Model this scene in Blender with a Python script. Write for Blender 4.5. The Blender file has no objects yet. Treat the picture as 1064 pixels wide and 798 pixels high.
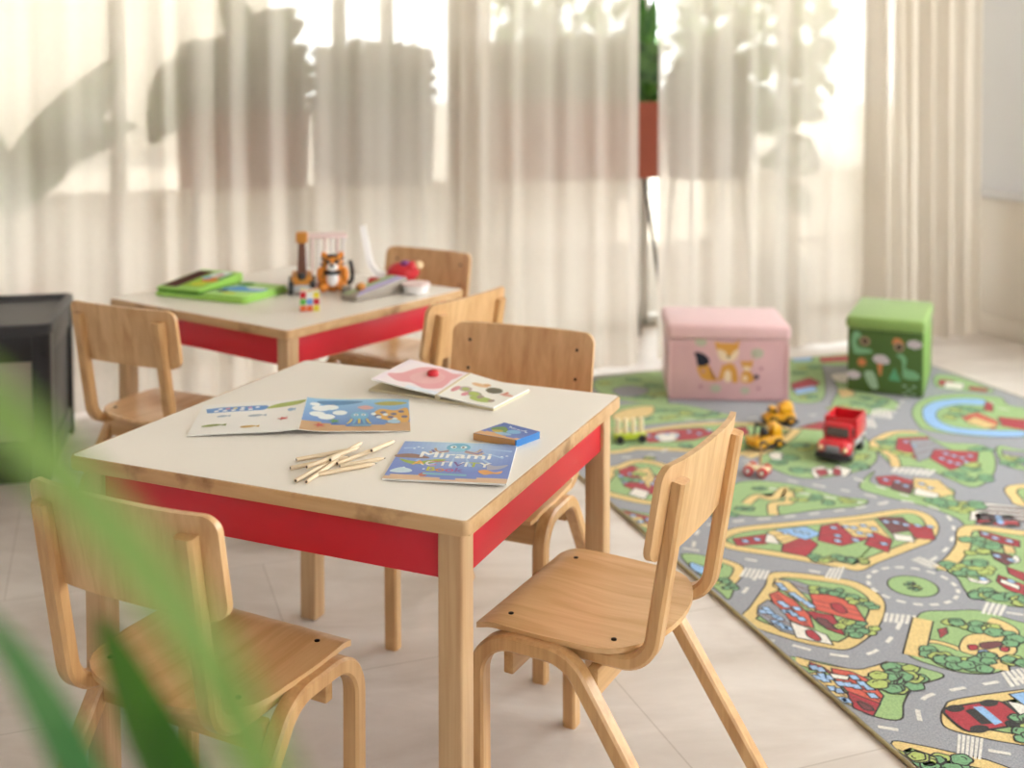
import bpy, bmesh, math, random
from mathutils import Vector, Matrix
random.seed(7)
C = bpy.context.scene.collection
PI = math.pi

# ------------------------------------------------------------------ materials
def lin(h):
    h = h.lstrip('#')
    o = []
    for i in (0, 2, 4):
        v = int(h[i:i+2], 16) / 255
        o.append(v/12.92 if v <= .04045 else ((v+.055)/1.055)**2.4)
    return (*o, 1.0)

def nodes(name):
    m = bpy.data.materials.new(name); m.use_nodes = True
    nt = m.node_tree; b = nt.nodes['Principled BSDF']
    return m, nt, b

def mat(name, col, rough=.5, var=0.0, vscale=8, bump=0.0, bscale=200, metal=0, coat=0, sheen=0, trans=0, spec=.5):
    m, nt, b = nodes(name)
    c = lin(col)
    b.inputs['Base Color'].default_value = c
    b.inputs['Roughness'].default_value = rough
    b.inputs['Metallic'].default_value = metal
    b.inputs['Coat Weight'].default_value = coat
    b.inputs['Sheen Weight'].default_value = sheen
    b.inputs['Specular IOR Level'].default_value = spec
    tc = nt.nodes.new('ShaderNodeTexCoord')
    if var:
        n = nt.nodes.new('ShaderNodeTexNoise'); n.inputs['Scale'].default_value = vscale; n.inputs['Detail'].default_value = 4
        nt.links.new(tc.outputs['Object'], n.inputs['Vector'])
        r = nt.nodes.new('ShaderNodeValToRGB')
        r.color_ramp.elements[0].position = .3; r.color_ramp.elements[1].position = .7
        r.color_ramp.elements[0].color = (*[x*(1-var) for x in c[:3]], 1)
        r.color_ramp.elements[1].color = (*[min(1, x*(1+var)) for x in c[:3]], 1)
        nt.links.new(n.outputs['Fac'], r.inputs['Fac']); nt.links.new(r.outputs['Color'], b.inputs['Base Color'])
    if bump:
        n2 = nt.nodes.new('ShaderNodeTexNoise'); n2.inputs['Scale'].default_value = bscale
        nt.links.new(tc.outputs['Object'], n2.inputs['Vector'])
        bp = nt.nodes.new('ShaderNodeBump'); bp.inputs['Strength'].default_value = bump; bp.inputs['Distance'].default_value = .002
        nt.links.new(n2.outputs['Fac'], bp.inputs['Height']); nt.links.new(bp.outputs['Normal'], b.inputs['Normal'])
    return m

def wood(name, c1, c2, axis, rough=.38, coat=.25, stretch=14, scale=3.0, dark=None):
    """grain running along one object axis"""
    m, nt, b = nodes(name)
    b.inputs['Roughness'].default_value = rough; b.inputs['Coat Weight'].default_value = coat
    b.inputs['Coat Roughness'].default_value = .25
    tc = nt.nodes.new('ShaderNodeTexCoord'); mp = nt.nodes.new('ShaderNodeMapping')
    s = [stretch]*3; s[axis] = 1.0
    mp.inputs['Scale'].default_value = s
    oi = nt.nodes.new('ShaderNodeObjectInfo')
    ad = nt.nodes.new('ShaderNodeVectorMath'); ad.operation = 'ADD'
    mu = nt.nodes.new('ShaderNodeMath'); mu.operation = 'MULTIPLY'; mu.inputs[1].default_value = 9.0
    nt.links.new(oi.outputs['Random'], mu.inputs[0])
    nt.links.new(tc.outputs['Object'], ad.inputs[0]); nt.links.new(mu.outputs[0], ad.inputs[1])
    nt.links.new(ad.outputs[0], mp.inputs['Vector'])
    n = nt.nodes.new('ShaderNodeTexNoise'); n.inputs['Scale'].default_value = scale; n.inputs['Detail'].default_value = 5; n.inputs['Distortion'].default_value = .6
    nt.links.new(mp.outputs[0], n.inputs['Vector'])
    mp2 = nt.nodes.new('ShaderNodeMapping'); s2 = [stretch*6]*3; s2[axis] = 2.0
    mp2.inputs['Scale'].default_value = s2
    nt.links.new(ad.outputs[0], mp2.inputs['Vector'])
    n2 = nt.nodes.new('ShaderNodeTexNoise'); n2.inputs['Scale'].default_value = scale; n2.inputs['Detail'].default_value = 3
    nt.links.new(mp2.outputs[0], n2.inputs['Vector'])
    mix = nt.nodes.new('ShaderNodeMath'); mix.operation = 'MULTIPLY_ADD'; mix.inputs[1].default_value = .35
    nt.links.new(n2.outputs['Fac'], mix.inputs[0]); nt.links.new(n.outputs['Fac'], mix.inputs[2])
    r = nt.nodes.new('ShaderNodeValToRGB')
    e = r.color_ramp.elements
    e[0].position = .45; e[0].color = lin(c2); e[1].position = .85; e[1].color = lin(c1)
    nt.links.new(mix.outputs[0], r.inputs['Fac'])
    col = r.outputs['Color']
    if dark:   # worn, dirty patches on an edge
        n3 = nt.nodes.new('ShaderNodeTexNoise'); n3.inputs['Scale'].default_value = 9; n3.inputs['Detail'].default_value = 6
        nt.links.new(tc.outputs['Object'], n3.inputs['Vector'])
        r3 = nt.nodes.new('ShaderNodeValToRGB'); r3.color_ramp.elements[0].position = .55; r3.color_ramp.elements[1].position = .68
        nt.links.new(n3.outputs['Fac'], r3.inputs['Fac'])
        mx = nt.nodes.new('ShaderNodeMixRGB'); mx.inputs['Color2'].default_value = lin(dark)
        nt.links.new(r3.outputs['Color'], mx.inputs['Fac']); nt.links.new(col, mx.inputs['Color1'])
        col = mx.outputs['Color']
    nt.links.new(col, b.inputs['Base Color'])
    return m

def print_mat(name, rough=.6, fuzz=0.0, spec=.4, bump=0.0, bscale=500):
    """printed surface: the colour of each printed shape is stored on its faces"""
    m, nt, b = nodes(name)
    b.inputs['Roughness'].default_value = rough; b.inputs['Specular IOR Level'].default_value = spec
    at = nt.nodes.new('ShaderNodeVertexColor'); at.layer_name = 'ink'
    col = at.outputs['Color']
    tc = nt.nodes.new('ShaderNodeTexCoord')
    if fuzz:
        n = nt.nodes.new('ShaderNodeTexNoise'); n.inputs['Scale'].default_value = 260; n.inputs['Detail'].default_value = 3
        nt.links.new(tc.outputs['Object'], n.inputs['Vector'])
        mr = nt.nodes.new('ShaderNodeMapRange'); mr.inputs['From Min'].default_value = .3; mr.inputs['From Max'].default_value = .7
        mr.inputs['To Min'].default_value = 1-fuzz; mr.inputs['To Max'].default_value = 1+fuzz
        nt.links.new(n.outputs['Fac'], mr.inputs['Value'])
        mx = nt.nodes.new('ShaderNodeVectorMath'); mx.operation = 'SCALE'
        nt.links.new(col, mx.inputs[0]); nt.links.new(mr.outputs[0], mx.inputs['Scale'])
        col = mx.outputs[0]
        b.inputs['Sheen Weight'].default_value = .2
    nt.links.new(col, b.inputs['Base Color'])
    if bump:
        n2 = nt.nodes.new('ShaderNodeTexNoise'); n2.inputs['Scale'].default_value = bscale
        nt.links.new(tc.outputs['Object'], n2.inputs['Vector'])
        bp = nt.nodes.new('ShaderNodeBump'); bp.inputs['Strength'].default_value = bump; bp.inputs['Distance'].default_value = .003
        nt.links.new(n2.outputs['Fac'], bp.inputs['Height']); nt.links.new(bp.outputs['Normal'], b.inputs['Normal'])
    return m

def leaf_mat(name, c1, c2, trans=.35):
    m, nt, b = nodes(name)
    tc = nt.nodes.new('ShaderNodeTexCoord')
    n = nt.nodes.new('ShaderNodeTexNoise'); n.inputs['Scale'].default_value = 14
    nt.links.new(tc.outputs['Object'], n.inputs['Vector'])
    r = nt.nodes.new('ShaderNodeValToRGB'); r.color_ramp.elements[0].color = lin(c1); r.color_ramp.elements[1].color = lin(c2)
    r.color_ramp.elements[0].position = .35; r.color_ramp.elements[1].position = .65
    nt.links.new(n.outputs['Fac'], r.inputs['Fac']); nt.links.new(r.outputs['Color'], b.inputs['Base Color'])
    b.inputs['Roughness'].default_value = .4
    t = nt.nodes.new('ShaderNodeBsdfTranslucent'); nt.links.new(r.outputs['Color'], t.inputs['Color'])
    mx = nt.nodes.new('ShaderNodeMixShader'); mx.inputs[0].default_value = trans
    nt.links.new(b.outputs[0], mx.inputs[1]); nt.links.new(t.outputs[0], mx.inputs[2])
    nt.links.new(mx.outputs[0], nt.nodes['Material Output'].inputs[0])
    return m

def curtain_mat(name, clear):
    m, nt, b = nodes(name)
    nt.nodes.remove(b)
    tc = nt.nodes.new('ShaderNodeTexCoord'); mp = nt.nodes.new('ShaderNodeMapping'); mp.inputs['Scale'].default_value = (18, 18, 90)
    nt.links.new(tc.outputs['Object'], mp.inputs[0])
    n = nt.nodes.new('ShaderNodeTexNoise'); n.inputs['Scale'].default_value = 4; n.inputs['Detail'].default_value = 3
    nt.links.new(mp.outputs[0], n.inputs['Vector'])
    r = nt.nodes.new('ShaderNodeValToRGB')
    r.color_ramp.elements[0].color = lin('#dcd3c8'); r.color_ramp.elements[1].color = lin('#efe8de')
    nt.links.new(n.outputs['Fac'], r.inputs['Fac'])
    d = nt.nodes.new('ShaderNodeBsdfDiffuse'); t = nt.nodes.new('ShaderNodeBsdfTranslucent'); k = nt.nodes.new('ShaderNodeBsdfTransparent')
    nt.links.new(r.outputs[0], d.inputs[0]); nt.links.new(r.outputs[0], t.inputs[0])
    k.inputs[0].default_value = (1, .985, .96, 1)
    m1 = nt.nodes.new('ShaderNodeMixShader'); m1.inputs[0].default_value = .5
    nt.links.new(d.outputs[0], m1.inputs[1]); nt.links.new(t.outputs[0], m1.inputs[2])
    m2 = nt.nodes.new('ShaderNodeMixShader'); m2.inputs[0].default_value = clear
    nt.links.new(m1.outputs[0], m2.inputs[1]); nt.links.new(k.outputs[0], m2.inputs[2])
    nt.links.new(m2.outputs[0], nt.nodes['Material Output'].inputs[0])
    return m

def glass_mat(name):
    m, nt, b = nodes(name); nt.nodes.remove(b)
    g = nt.nodes.new('ShaderNodeBsdfGlossy'); g.inputs['Roughness'].default_value = .02
    k = nt.nodes.new('ShaderNodeBsdfTransparent'); k.inputs[0].default_value = (.97, .985, .98, 1)
    m2 = nt.nodes.new('ShaderNodeMixShader'); m2.inputs[0].default_value = .94
    nt.links.new(g.outputs[0], m2.inputs[1]); nt.links.new(k.outputs[0], m2.inputs[2])
    nt.links.new(m2.outputs[0], nt.nodes['Material Output'].inputs[0])
    return m

def floor_mat():
    m, nt, b = nodes('pale_stone_tile')
    tc = nt.nodes.new('ShaderNodeTexCoord')
    n = nt.nodes.new('ShaderNodeTexNoise'); n.inputs['Scale'].default_value = 2.2; n.inputs['Detail'].default_value = 9; n.inputs['Roughness'].default_value = .62; n.inputs['Distortion'].default_value = .5
    mp0 = nt.nodes.new('ShaderNodeMapping'); mp0.inputs['Scale'].default_value = (1, 2.4, 1); mp0.inputs['Rotation'].default_value = (0, 0, -.35)
    nt.links.new(tc.outputs['Object'], mp0.inputs[0]); nt.links.new(mp0.outputs[0], n.inputs['Vector'])
    r = nt.nodes.new('ShaderNodeValToRGB')
    r.color_ramp.elements[0].position = .33; r.color_ramp.elements[1].position = .66
    r.color_ramp.elements[0].color = lin('#c8bdb4'); r.color_ramp.elements[1].color = lin('#e3dbd5')
    nt.links.new(n.outputs['Fac'], r.inputs['Fac'])
    mp = nt.nodes.new('ShaderNodeMapping'); mp.inputs['Rotation'].default_value = (0, 0, math.radians(-20)); mp.inputs['Location'].default_value = (.22, .11, 0)
    nt.links.new(tc.outputs['Object'], mp.inputs[0])
    br = nt.nodes.new('ShaderNodeTexBrick'); br.offset = .5
    br.inputs['Scale'].default_value = 1; br.inputs['Brick Width'].default_value = 1.2; br.inputs['Row Height'].default_value = .6
    br.inputs['Mortar Size'].default_value = .0022; br.inputs['Mortar Smooth'].default_value = .3
    br.inputs['Color1'].default_value = (1, 1, 1, 1); br.inputs['Color2'].default_value = (.95, .95, .95, 1); br.inputs['Mortar'].default_value = (.80, .78, .76, 1)
    nt.links.new(mp.outputs[0], br.inputs['Vector'])
    mx = nt.nodes.new('ShaderNodeMixRGB'); mx.blend_type = 'MULTIPLY'; mx.inputs[0].default_value = 1
    nt.links.new(r.outputs[0], mx.inputs[1]); nt.links.new(br.outputs['Color'], mx.inputs[2])
    nt.links.new(mx.outputs[0], b.inputs['Base Color'])
    b.inputs['Roughness'].default_value = .42
    return m

M = {
 'seat': wood('beech_seat', '#e6bd8a', '#cf9f68', 1, stretch=10, scale=3.2, rough=.33, coat=.35),
 'back': wood('beech_back', '#dcb381', '#c39361', 2, stretch=12, scale=3.0),
 'leg': wood('beech_leg', '#d9b07c', '#c2945f', 2, stretch=16, scale=3.0),
 'bend': wood('bent_beech', '#d8ad78', '#bd8d59', 2, stretch=12, scale=3.0),
 'rail': wood('beech_rail', '#d6ac78', '#c0935f', 0, stretch=12, scale=3.0),
 'tleg': wood('table_leg_wood', '#cdaa80', '#b88f64', 2, stretch=18, scale=2.5, rough=.45, coat=.1),
 'edge': wood('table_edge_wood', '#d3ad80', '#bd9263', 0, stretch=6, scale=4, rough=.45, coat=.15, dark='#80532c'),
 'laminate': mat('cream_laminate', '#f0e9e0', .32, .015, 3, spec=.5),
 'red': mat('red_lacquer', '#cb1a2f', .35, .05, 5),
 'screw': mat('dark_screw', '#2b241e', .4, metal=.6),
 'floor': floor_mat(),
 'wall': mat('white_paint', '#d8d7d9', .7, .01, 3, bump=.05, bscale=120),
 'ledge': mat('ledge_paint', '#d6cec3', .6, .02, 3),
 'ceil': mat('ceiling_paint', '#e9e6e0', .8, .01, 3),
 'frame': mat('window_frame_white', '#dcd8d0', .4, .01, 3),
 'glass': glass_mat('clear_glass'),
 'curtain': curtain_mat('sheer_curtain', .135),
 'curtain_thick': curtain_mat('dense_curtain', .10),
 'rug_print': print_mat('rug_print', .95, fuzz=.22, spec=.1, bump=.5, bscale=420),
 'rug_base': mat('rug_pile', '#97979c', .95, .1, 200, bump=.4, bscale=400),
 'binding': mat('rug_binding', '#a39570', .9, .15, 60, bump=.5, bscale=300),
 'paper': mat('white_paper', '#f1eeea', .55, .01, 5),
 'ink': print_mat('glossy_print', .38),
 'cloth_ink': print_mat('cloth_print', .9, bump=.3, bscale=300, spec=.2),
 'pink': mat('pink_fabric', '#d0a6a8', .85, .04, 12, bump=.3, bscale=350, sheen=.3),
 'pinklid': mat('pink_velvet', '#dcb4b5', .85, .03, 12, bump=.3, bscale=350, sheen=.3),
 'green_lid': mat('green_fabric', '#84a256', .85, .04, 12, bump=.3, bscale=350, sheen=.2),
 'green_dark': mat('dark_green_fabric', '#4b6630', .85, .05, 12, bump=.3, bscale=350),
 'green_side': mat('light_green_fabric', '#7fa352', .85, .05, 12, bump=.3, bscale=350),
 'board': mat('board_edge', '#d8c9a5', .7, .03, 20),
 'pencil': wood('pencil_wood', '#f3e0c4', '#e8cfab', 0, stretch=10, scale=6, rough=.6, coat=0),
 'lead': mat('dark_lead', '#47352c', .5),
 'black': mat('black_plastic', '#1d1d21', .38, .05, 12),
 'blackmid': mat('charcoal_plastic', '#3a3a3e', .45, .08, 12),
 'panel': mat('beige_panel', '#a2978b', .5, .03, 5),
 'tred': mat('red_plastic', '#cf1f2d', .28, .02, 6, coat=.3),
 'tyellow': mat('yellow_plastic', '#efae1c', .32, .02, 6, coat=.2),
 'tgrey': mat('grey_plastic', '#8f9297', .4, .02, 6),
 'tlgrey': mat('pale_grey_plastic', '#b9bcc0', .4, .02, 6),
 'tdark': mat('dark_plastic', '#242428', .4, .03, 6),
 'twin': mat('toy_window', '#5e5a55', .15, .02, 6),
 'torange': mat('orange_plastic', '#e28a2c', .4, .03, 6),
 'tamber': mat('amber_plastic', '#c98430', .4, .05, 10),
 'tbrown': mat('brown_plastic', '#6a4130', .5, .1, 30),
 'twhite': mat('white_plastic', '#f2eeee', .4, .01, 6),
 'tpink': mat('pale_pink_plastic', '#efd6d3', .4, .01, 6),
 'tlime': mat('lime_plastic', '#b4c62c', .4, .02, 6),
 'tcream': mat('cream_plastic', '#efe0b8', .4, .02, 6),
 'tlilac': mat('lilac_plastic', '#b9b0dc', .4, .02, 6),
 'tgreen': mat('green_plastic', '#8fae6d', .4, .02, 6),
 'tpurple': mat('purple_plastic', '#8e3a88', .4, .02, 6),
 'tlamp': mat('lamp_cream', '#f3d3a8', .3, .02, 6),
 'felt': mat('green_felt', '#a2d65c', .95, .06, 20, bump=.4, bscale=300, sheen=.3),
 'feltdark': mat('dark_green_felt', '#5f9a35', .95, .06, 20, bump=.4, bscale=300),
 'feltbrown': mat('brown_felt', '#5b3a33', .95, .06, 20, bump=.4, bscale=300),
 'cloth_white': mat('white_felt', '#eef0f0', .95, .02, 20),
 'berry': mat('red_berry', '#cf2130', .35, .05, 30, coat=.3),
 'terracotta': mat('terracotta', '#a2533f', .7, .06, 10),
 'moss': leaf_mat('dense_leaf', '#2f5522', '#5d8a3c', .2),
 'leaf': leaf_mat('broad_leaf', '#33602c', '#5e8f45', .35),
 'leaffg': leaf_mat('strap_leaf', '#7c9f4e', '#93b564', .3),
 'leafdk': leaf_mat('dark_strap_leaf', '#2f5c16', '#46741f', .2),
 'leafmid': leaf_mat('mid_strap_leaf', '#477f45', '#689a5c', .25),
 'soil': mat('soil', '#3d2d22', .95, .2, 40),
 'steel': mat('dark_steel', '#4a4642', .4, metal=.7),
 'terrace': mat('terrace_paving', '#a39b90', .8, .05, 2),
 'outwall': mat('pale_render', '#d9cfc0', .9, .03, 2),
 'potgrey': mat('glazed_grey', '#8a8580', .4, .05, 10),
}

# ------------------------------------------------------------------ objects
def link(name, me, m=None, parent=None):
    o = bpy.data.objects.new(name, me); C.objects.link(o)
    if m is not None:
        for x in (m if isinstance(m, (list, tuple)) else [m]): me.materials.append(x)
    if parent is not None: o.parent = parent
    return o

def obj(name, bm, m, parent=None, smooth=True):
    me = bpy.data.meshes.new(name)
    bmesh.ops.recalc_face_normals(bm, faces=bm.faces[:])
    bm.to_mesh(me); bm.free()
    if smooth:
        for p in me.polygons: p.use_smooth = True
        try: me.set_sharp_from_angle(angle=math.radians(38))
        except Exception: pass
    return link(name, me, m, parent)

def thing(name, label, cat, loc=(0, 0, 0), rz=0, group=None):
    o = bpy.data.objects.new(name, None); C.objects.link(o)
    o.empty_display_size = .05
    o.location = loc; o.rotation_euler = (0, 0, rz)
    tag(o, label, cat, group)
    return o

def tag(o, label, cat, group=None):
    o['label'] = label; o['category'] = cat
    if group: o['group'] = group
    return o

def struct(o):
    o['kind'] = 'structure'; return o

def copy_thing(root, loc, rz, label):
    r = root.copy(); C.objects.link(r); r.location = loc; r.rotation_euler = (0, 0, rz); r['label'] = label
    for ch in list(root.children):
        c = ch.copy(); C.objects.link(c); c.parent = r
        for g in list(ch.children):
            d = g.copy(); C.objects.link(d); d.parent = c
    return r

def box(bm, x0, x1, y0, y1, z0, z1, bev=0.0, seg=2, mtx=None):
    v = [bm.verts.new(p) for p in ((x0,y0,z0),(x1,y0,z0),(x1,y1,z0),(x0,y1,z0),(x0,y0,z1),(x1,y0,z1),(x1,y1,z1),(x0,y1,z1))]
    f = [bm.faces.new([v[i] for i in q]) for q in ((3,2,1,0),(4,5,6,7),(0,1,5,4),(1,2,6,5),(2,3,7,6),(3,0,4,7))]
    vs = v
    if bev:
        es = list({e for q in f for e in q.edges})
        r = bmesh.ops.bevel(bm, geom=es, offset=bev, segments=seg, affect='EDGES', profile=.5)
        vs = list({x for q in r['faces'] for x in q.verts} | {x for x in v if x.is_valid} )
    if mtx is not None:
        bmesh.ops.transform(bm, matrix=mtx, verts=[x for x in vs if x.is_valid])
    return vs

def bx(*a, **k):
    bm = bmesh.new(); box(bm, *a, **k); return bm

def hexa(bm, pts, bev=0.0):
    """8 points: bottom loop then top loop"""
    v = [bm.verts.new(p) for p in pts]
    f = [bm.faces.new([v[i] for i in q]) for q in ((3,2,1,0),(4,5,6,7),(0,1,5,4),(1,2,6,5),(2,3,7,6),(3,0,4,7))]
    if bev:
        bmesh.ops.bevel(bm, geom=list({e for q in f for e in q.edges}), offset=bev, segments=2, affect='EDGES', profile=.5)

def lathe(bm, prof, c=(0, 0, 0), n=24, axis='z', close=True):
    rings = []
    for r, h in prof:
        ring = []
        for i in range(n):
            a = 2*PI*i/n
            p = (r*math.cos(a), r*math.sin(a), h)
            if axis == 'x': p = (p[2], p[0], p[1])
            if axis == 'y': p = (p[0], p[2], p[1])
            ring.append(bm.verts.new((p[0]+c[0], p[1]+c[1], p[2]+c[2])))
        rings.append(ring)
    for a, b in zip(rings, rings[1:]):
        for i in range(n):
            bm.faces.new((a[i], a[(i+1) % n], b[(i+1) % n], b[i]))
    if close:
        bm.faces.new(rings[0][::-1]); bm.faces.new(rings[-1])

def fillet(pts, rads, n=8):
    """round the inner corners of a 2-D / 3-D polyline"""
    pts = [Vector(p) for p in pts]; out = [pts[0]]
    for i in range(1, len(pts)-1):
        p, a, b = pts[i], (pts[i-1]-pts[i]).normalized(), (pts[i+1]-pts[i]).normalized()
        ang = a.angle(b); r = rads[i-1]
        d = r/math.tan(ang/2)
        c = p + (a+b).normalized()*(r/math.sin(ang/2))
        s, e = p+a*d-c, p+b*d-c
        for k in range(n+1):
            out.append(c + s.normalized().slerp(e.normalized(), k/n)*r)
    out.append(pts[-1]); return out

def sweep(bm, path, w, t, side=(1, 0, 0), bev=.004):
    """rectangular bar with eased edges along a path lying in the plane perpendicular to side"""
    s = Vector(side); rings = []
    prof = [(-w/2+bev, -t/2), (w/2-bev, -t/2), (w/2, -t/2+bev), (w/2, t/2-bev), (w/2-bev, t/2), (-w/2+bev, t/2), (-w/2, t/2-bev), (-w/2, -t/2+bev)]
    for i, p in enumerate(path):
        if i == 0: tn = path[1]-path[0]
        elif i == len(path)-1: tn = path[-1]-path[-2]
        else: tn = (path[i+1]-p).normalized() + (p-path[i-1]).normalized()
        tn.normalize(); nrm = tn.cross(s).normalized()
        rings.append([bm.verts.new(p + s*a + nrm*b) for a, b in prof])
    for a, b in zip(rings, rings[1:]):
        for i in range(8): bm.faces.new((a[i], a[(i+1) % 8], b[(i+1) % 8], b[i]))
    bm.faces.new(rings[0][::-1]); bm.faces.new(rings[-1])

def tube(bm, path, r, n=10, r2=None):
    path = [Vector(p) for p in path]; rings = []
    for i, p in enumerate(path):
        tn = (path[min(i+1, len(path)-1)] - path[max(i-1, 0)]).normalized()
        u = tn.orthogonal().normalized() if i == 0 else (u - tn*u.dot(tn)).normalized()
        v = tn.cross(u); q = i/(len(path)-1)
        rr = r if r2 is None else r + (r2-r)*q
        rings.append([bm.verts.new(p + (u*math.cos(2*PI*k/n) + v*math.sin(2*PI*k/n))*rr) for k in range(n)])
    for a, b in zip(rings, rings[1:]):
        for i in range(n): bm.faces.new((a[i], a[(i+1) % n], b[(i+1) % n], b[i]))
    bm.faces.new(rings[0][::-1]); bm.faces.new(rings[-1])

def ball(bm, c, r, sub=3):
    r = (r, r, r) if not isinstance(r, (tuple, list)) else r
    bmesh.ops.create_icosphere(bm, subdivisions=sub, radius=1, matrix=Matrix.Translation(c) @ Matrix.Diagonal((*r, 1)))

def rprism(bm, outline, z0, z1, bev=0.0, seg=2):
    """prism over a 2-D outline"""
    a = [bm.verts.new((x, y, z0)) for x, y in outline]; b = [bm.verts.new((x, y, z1)) for x, y in outline]
    n = len(a)
    for i in range(n): bm.faces.new((a[i], a[(i+1) % n], b[(i+1) % n], b[i]))
    f0 = bm.faces.new(a[::-1]); f1 = bm.faces.new(b)
    if bev:
        bmesh.ops.bevel(bm, geom=list({e for f in (f0, f1) for e in f.edges}), offset=bev, segments=seg, affect='EDGES', profile=.5)

def rrect(x0, x1, y0, y1, r, n=5):
    o = []
    for cx, cy, a0 in ((x1-r, y0+r, -PI/2), (x1-r, y1-r, 0), (x0+r, y1-r, PI/2), (x0+r, y0+r, PI)):
        for k in range(n+1):
            a = a0 + PI/2*k/n; o.append((cx+r*math.cos(a), cy+r*math.sin(a)))
    return o

# ------------------------------------------------------------------ printed shapes
PAL = {'k': '#2c2824', 'y': '#dcc080', 'g': '#8f9096', 'r': '#a8303a', 'o': '#cc5a48', 'w': '#e2dcd2', 'b': '#8db4de', 'd': '#6b3a3c',
       'lawn': '#96b478', 'bush': '#72a074', 'olive': '#aab964', 'road': '#96979d', 'dash': '#d9d5cd', 'win': '#9dbbe0'}
def pal(c): return lin(PAL.get(c, c))

class Print:
    """flat shapes printed on a surface: f maps (u, v, height) to a point"""
    def __init__(self, f, step=3e-5): self.f, self.v, self.fc, self.c, self.step, self.k = f, [], [], [], step, 0; self.cut = 0
    def poly(self, pts, col, z=None, box=None, raw=False):
        if box: pts = [(min(max(x, box[0]), box[1]), min(max(y, box[2]), box[3])) for x, y in pts]
        q = []
        for p in pts:
            if not q or (abs(p[0]-q[-1][0]) + abs(p[1]-q[-1][1])) > 1e-6: q.append(p)
        if len(q) > 2 and (abs(q[0][0]-q[-1][0]) + abs(q[0][1]-q[-1][1])) < 1e-6: q.pop()
        if len(q) < 3: return
        if self.cut and not raw:          # cut into strips so that the shape follows a curved sheet
            us = [p[0] for p in q]; n0, n1 = int(math.floor(min(us)*self.cut)), int(math.ceil(max(us)*self.cut))
            if z is None: self.k += 1; z = self.k*self.step
            for i in range(n0, n1):
                c = q
                for lim, sg in ((i/self.cut, 1), ((i+1)/self.cut, -1)):
                    o = []
                    for j in range(len(c)):
                        A, B = c[j-1], c[j]; da, db = (A[0]-lim)*sg, (B[0]-lim)*sg
                        if (da >= 0) != (db >= 0): o.append((lim, A[1]+(B[1]-A[1])*da/(da-db)))
                        if db >= 0: o.append(B)
                    c = o
                    if len(c) < 3: break
                if len(c) >= 3: self.poly(c, col, z=z, raw=True)
            return
        a = sum(q[i][0]*q[(i+1) % len(q)][1] - q[(i+1) % len(q)][0]*q[i][1] for i in range(len(q)))
        if a < 0: q.reverse()
        self.k += 1
        h = self.k*self.step if z is None else z
        n = len(self.v)
        self.v += [self.f(x, y, h) for x, y in q]; self.fc.append(list(range(n, n+len(q)))); self.c.append(pal(col))
    def ell(self, x, y, a, b, col, rot=0, n=20, **k):
        c, s = math.cos(rot), math.sin(rot)
        self.poly([(x + a*math.cos(t)*c - b*math.sin(t)*s, y + a*math.cos(t)*s + b*math.sin(t)*c) for t in [2*PI*i/n for i in range(n)]], col, **k)
    def text(self, s, x, y, size, col, sx=1.0, rot=0, cols=None, bold=0):
        cu = bpy.data.curves.new('lettering', 'FONT'); cu.body = s; cu.size = size; cu.align_x = 'CENTER'; cu.fill_mode = 'FRONT'; cu.offset = bold
        o = bpy.data.objects.new('lettering', cu); C.objects.link(o)
        me = o.to_mesh(); self.k += 1; h = self.k*self.step; n = len(self.v); c, sn = math.cos(rot), math.sin(rot)
        xs = [v.co.x for v in me.vertices] or [0]; w0, w1 = min(xs), max(xs)
        for v in me.vertices:
            a, b = v.co.x*sx, v.co.y
            self.v.append(self.f(x + a*c - b*sn, y + a*sn + b*c, h))
        for p in me.polygons:
            self.fc.append([n+i for i in p.vertices])
            if cols:
                cx = sum(me.vertices[i].co.x for i in p.vertices)/len(p.vertices)
                self.c.append(pal(cols[min(len(cols)-1, int((cx-w0)/(w1-w0+1e-6)*len(cols)))]))
            else: self.c.append(pal(col))
        o.to_mesh_clear(); bpy.data.objects.remove(o); bpy.data.curves.remove(cu)
    def build(self, name, m, parent=None):
        me = bpy.data.meshes.new(name); me.from_pydata(self.v, [], self.fc); me.update()
        at = me.color_attributes.new('ink', 'FLOAT_COLOR', 'CORNER')
        buf = []
        for p, c in zip(me.polygons, self.c): buf += list(c)*p.loop_total
        at.data.foreach_set('color', buf)
        return link(name, me, m, parent)

def smooth_loop(pts, n=5):
    o = []; k = len(pts)
    for i in range(k):
        p0, p1, p2, p3 = (pts[(i+j-1) % k] for j in range(4))
        for s in range(n):
            t = s/n
            o.append(tuple(.5*(2*b + (-a+c)*t + (2*a-5*b+4*c-d)*t*t + (-a+3*b-3*c+d)*t**3) for a, b, c, d in zip(p0, p1, p2, p3)))
    return o

def smooth_line(pts, n=5):
    q = [pts[0]] + list(pts) + [pts[-1]]; o = []
    for i in range(len(pts)-1):
        p0, p1, p2, p3 = q[i:i+4]
        for s in range(n):
            t = s/n
            o.append(tuple(.5*(2*b + (-a+c)*t + (2*a-5*b+4*c-d)*t*t + (-a+3*b-3*c+d)*t**3) for a, b, c, d in zip(p0, p1, p2, p3)))
    o.append(tuple(pts[-1])); return o

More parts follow.
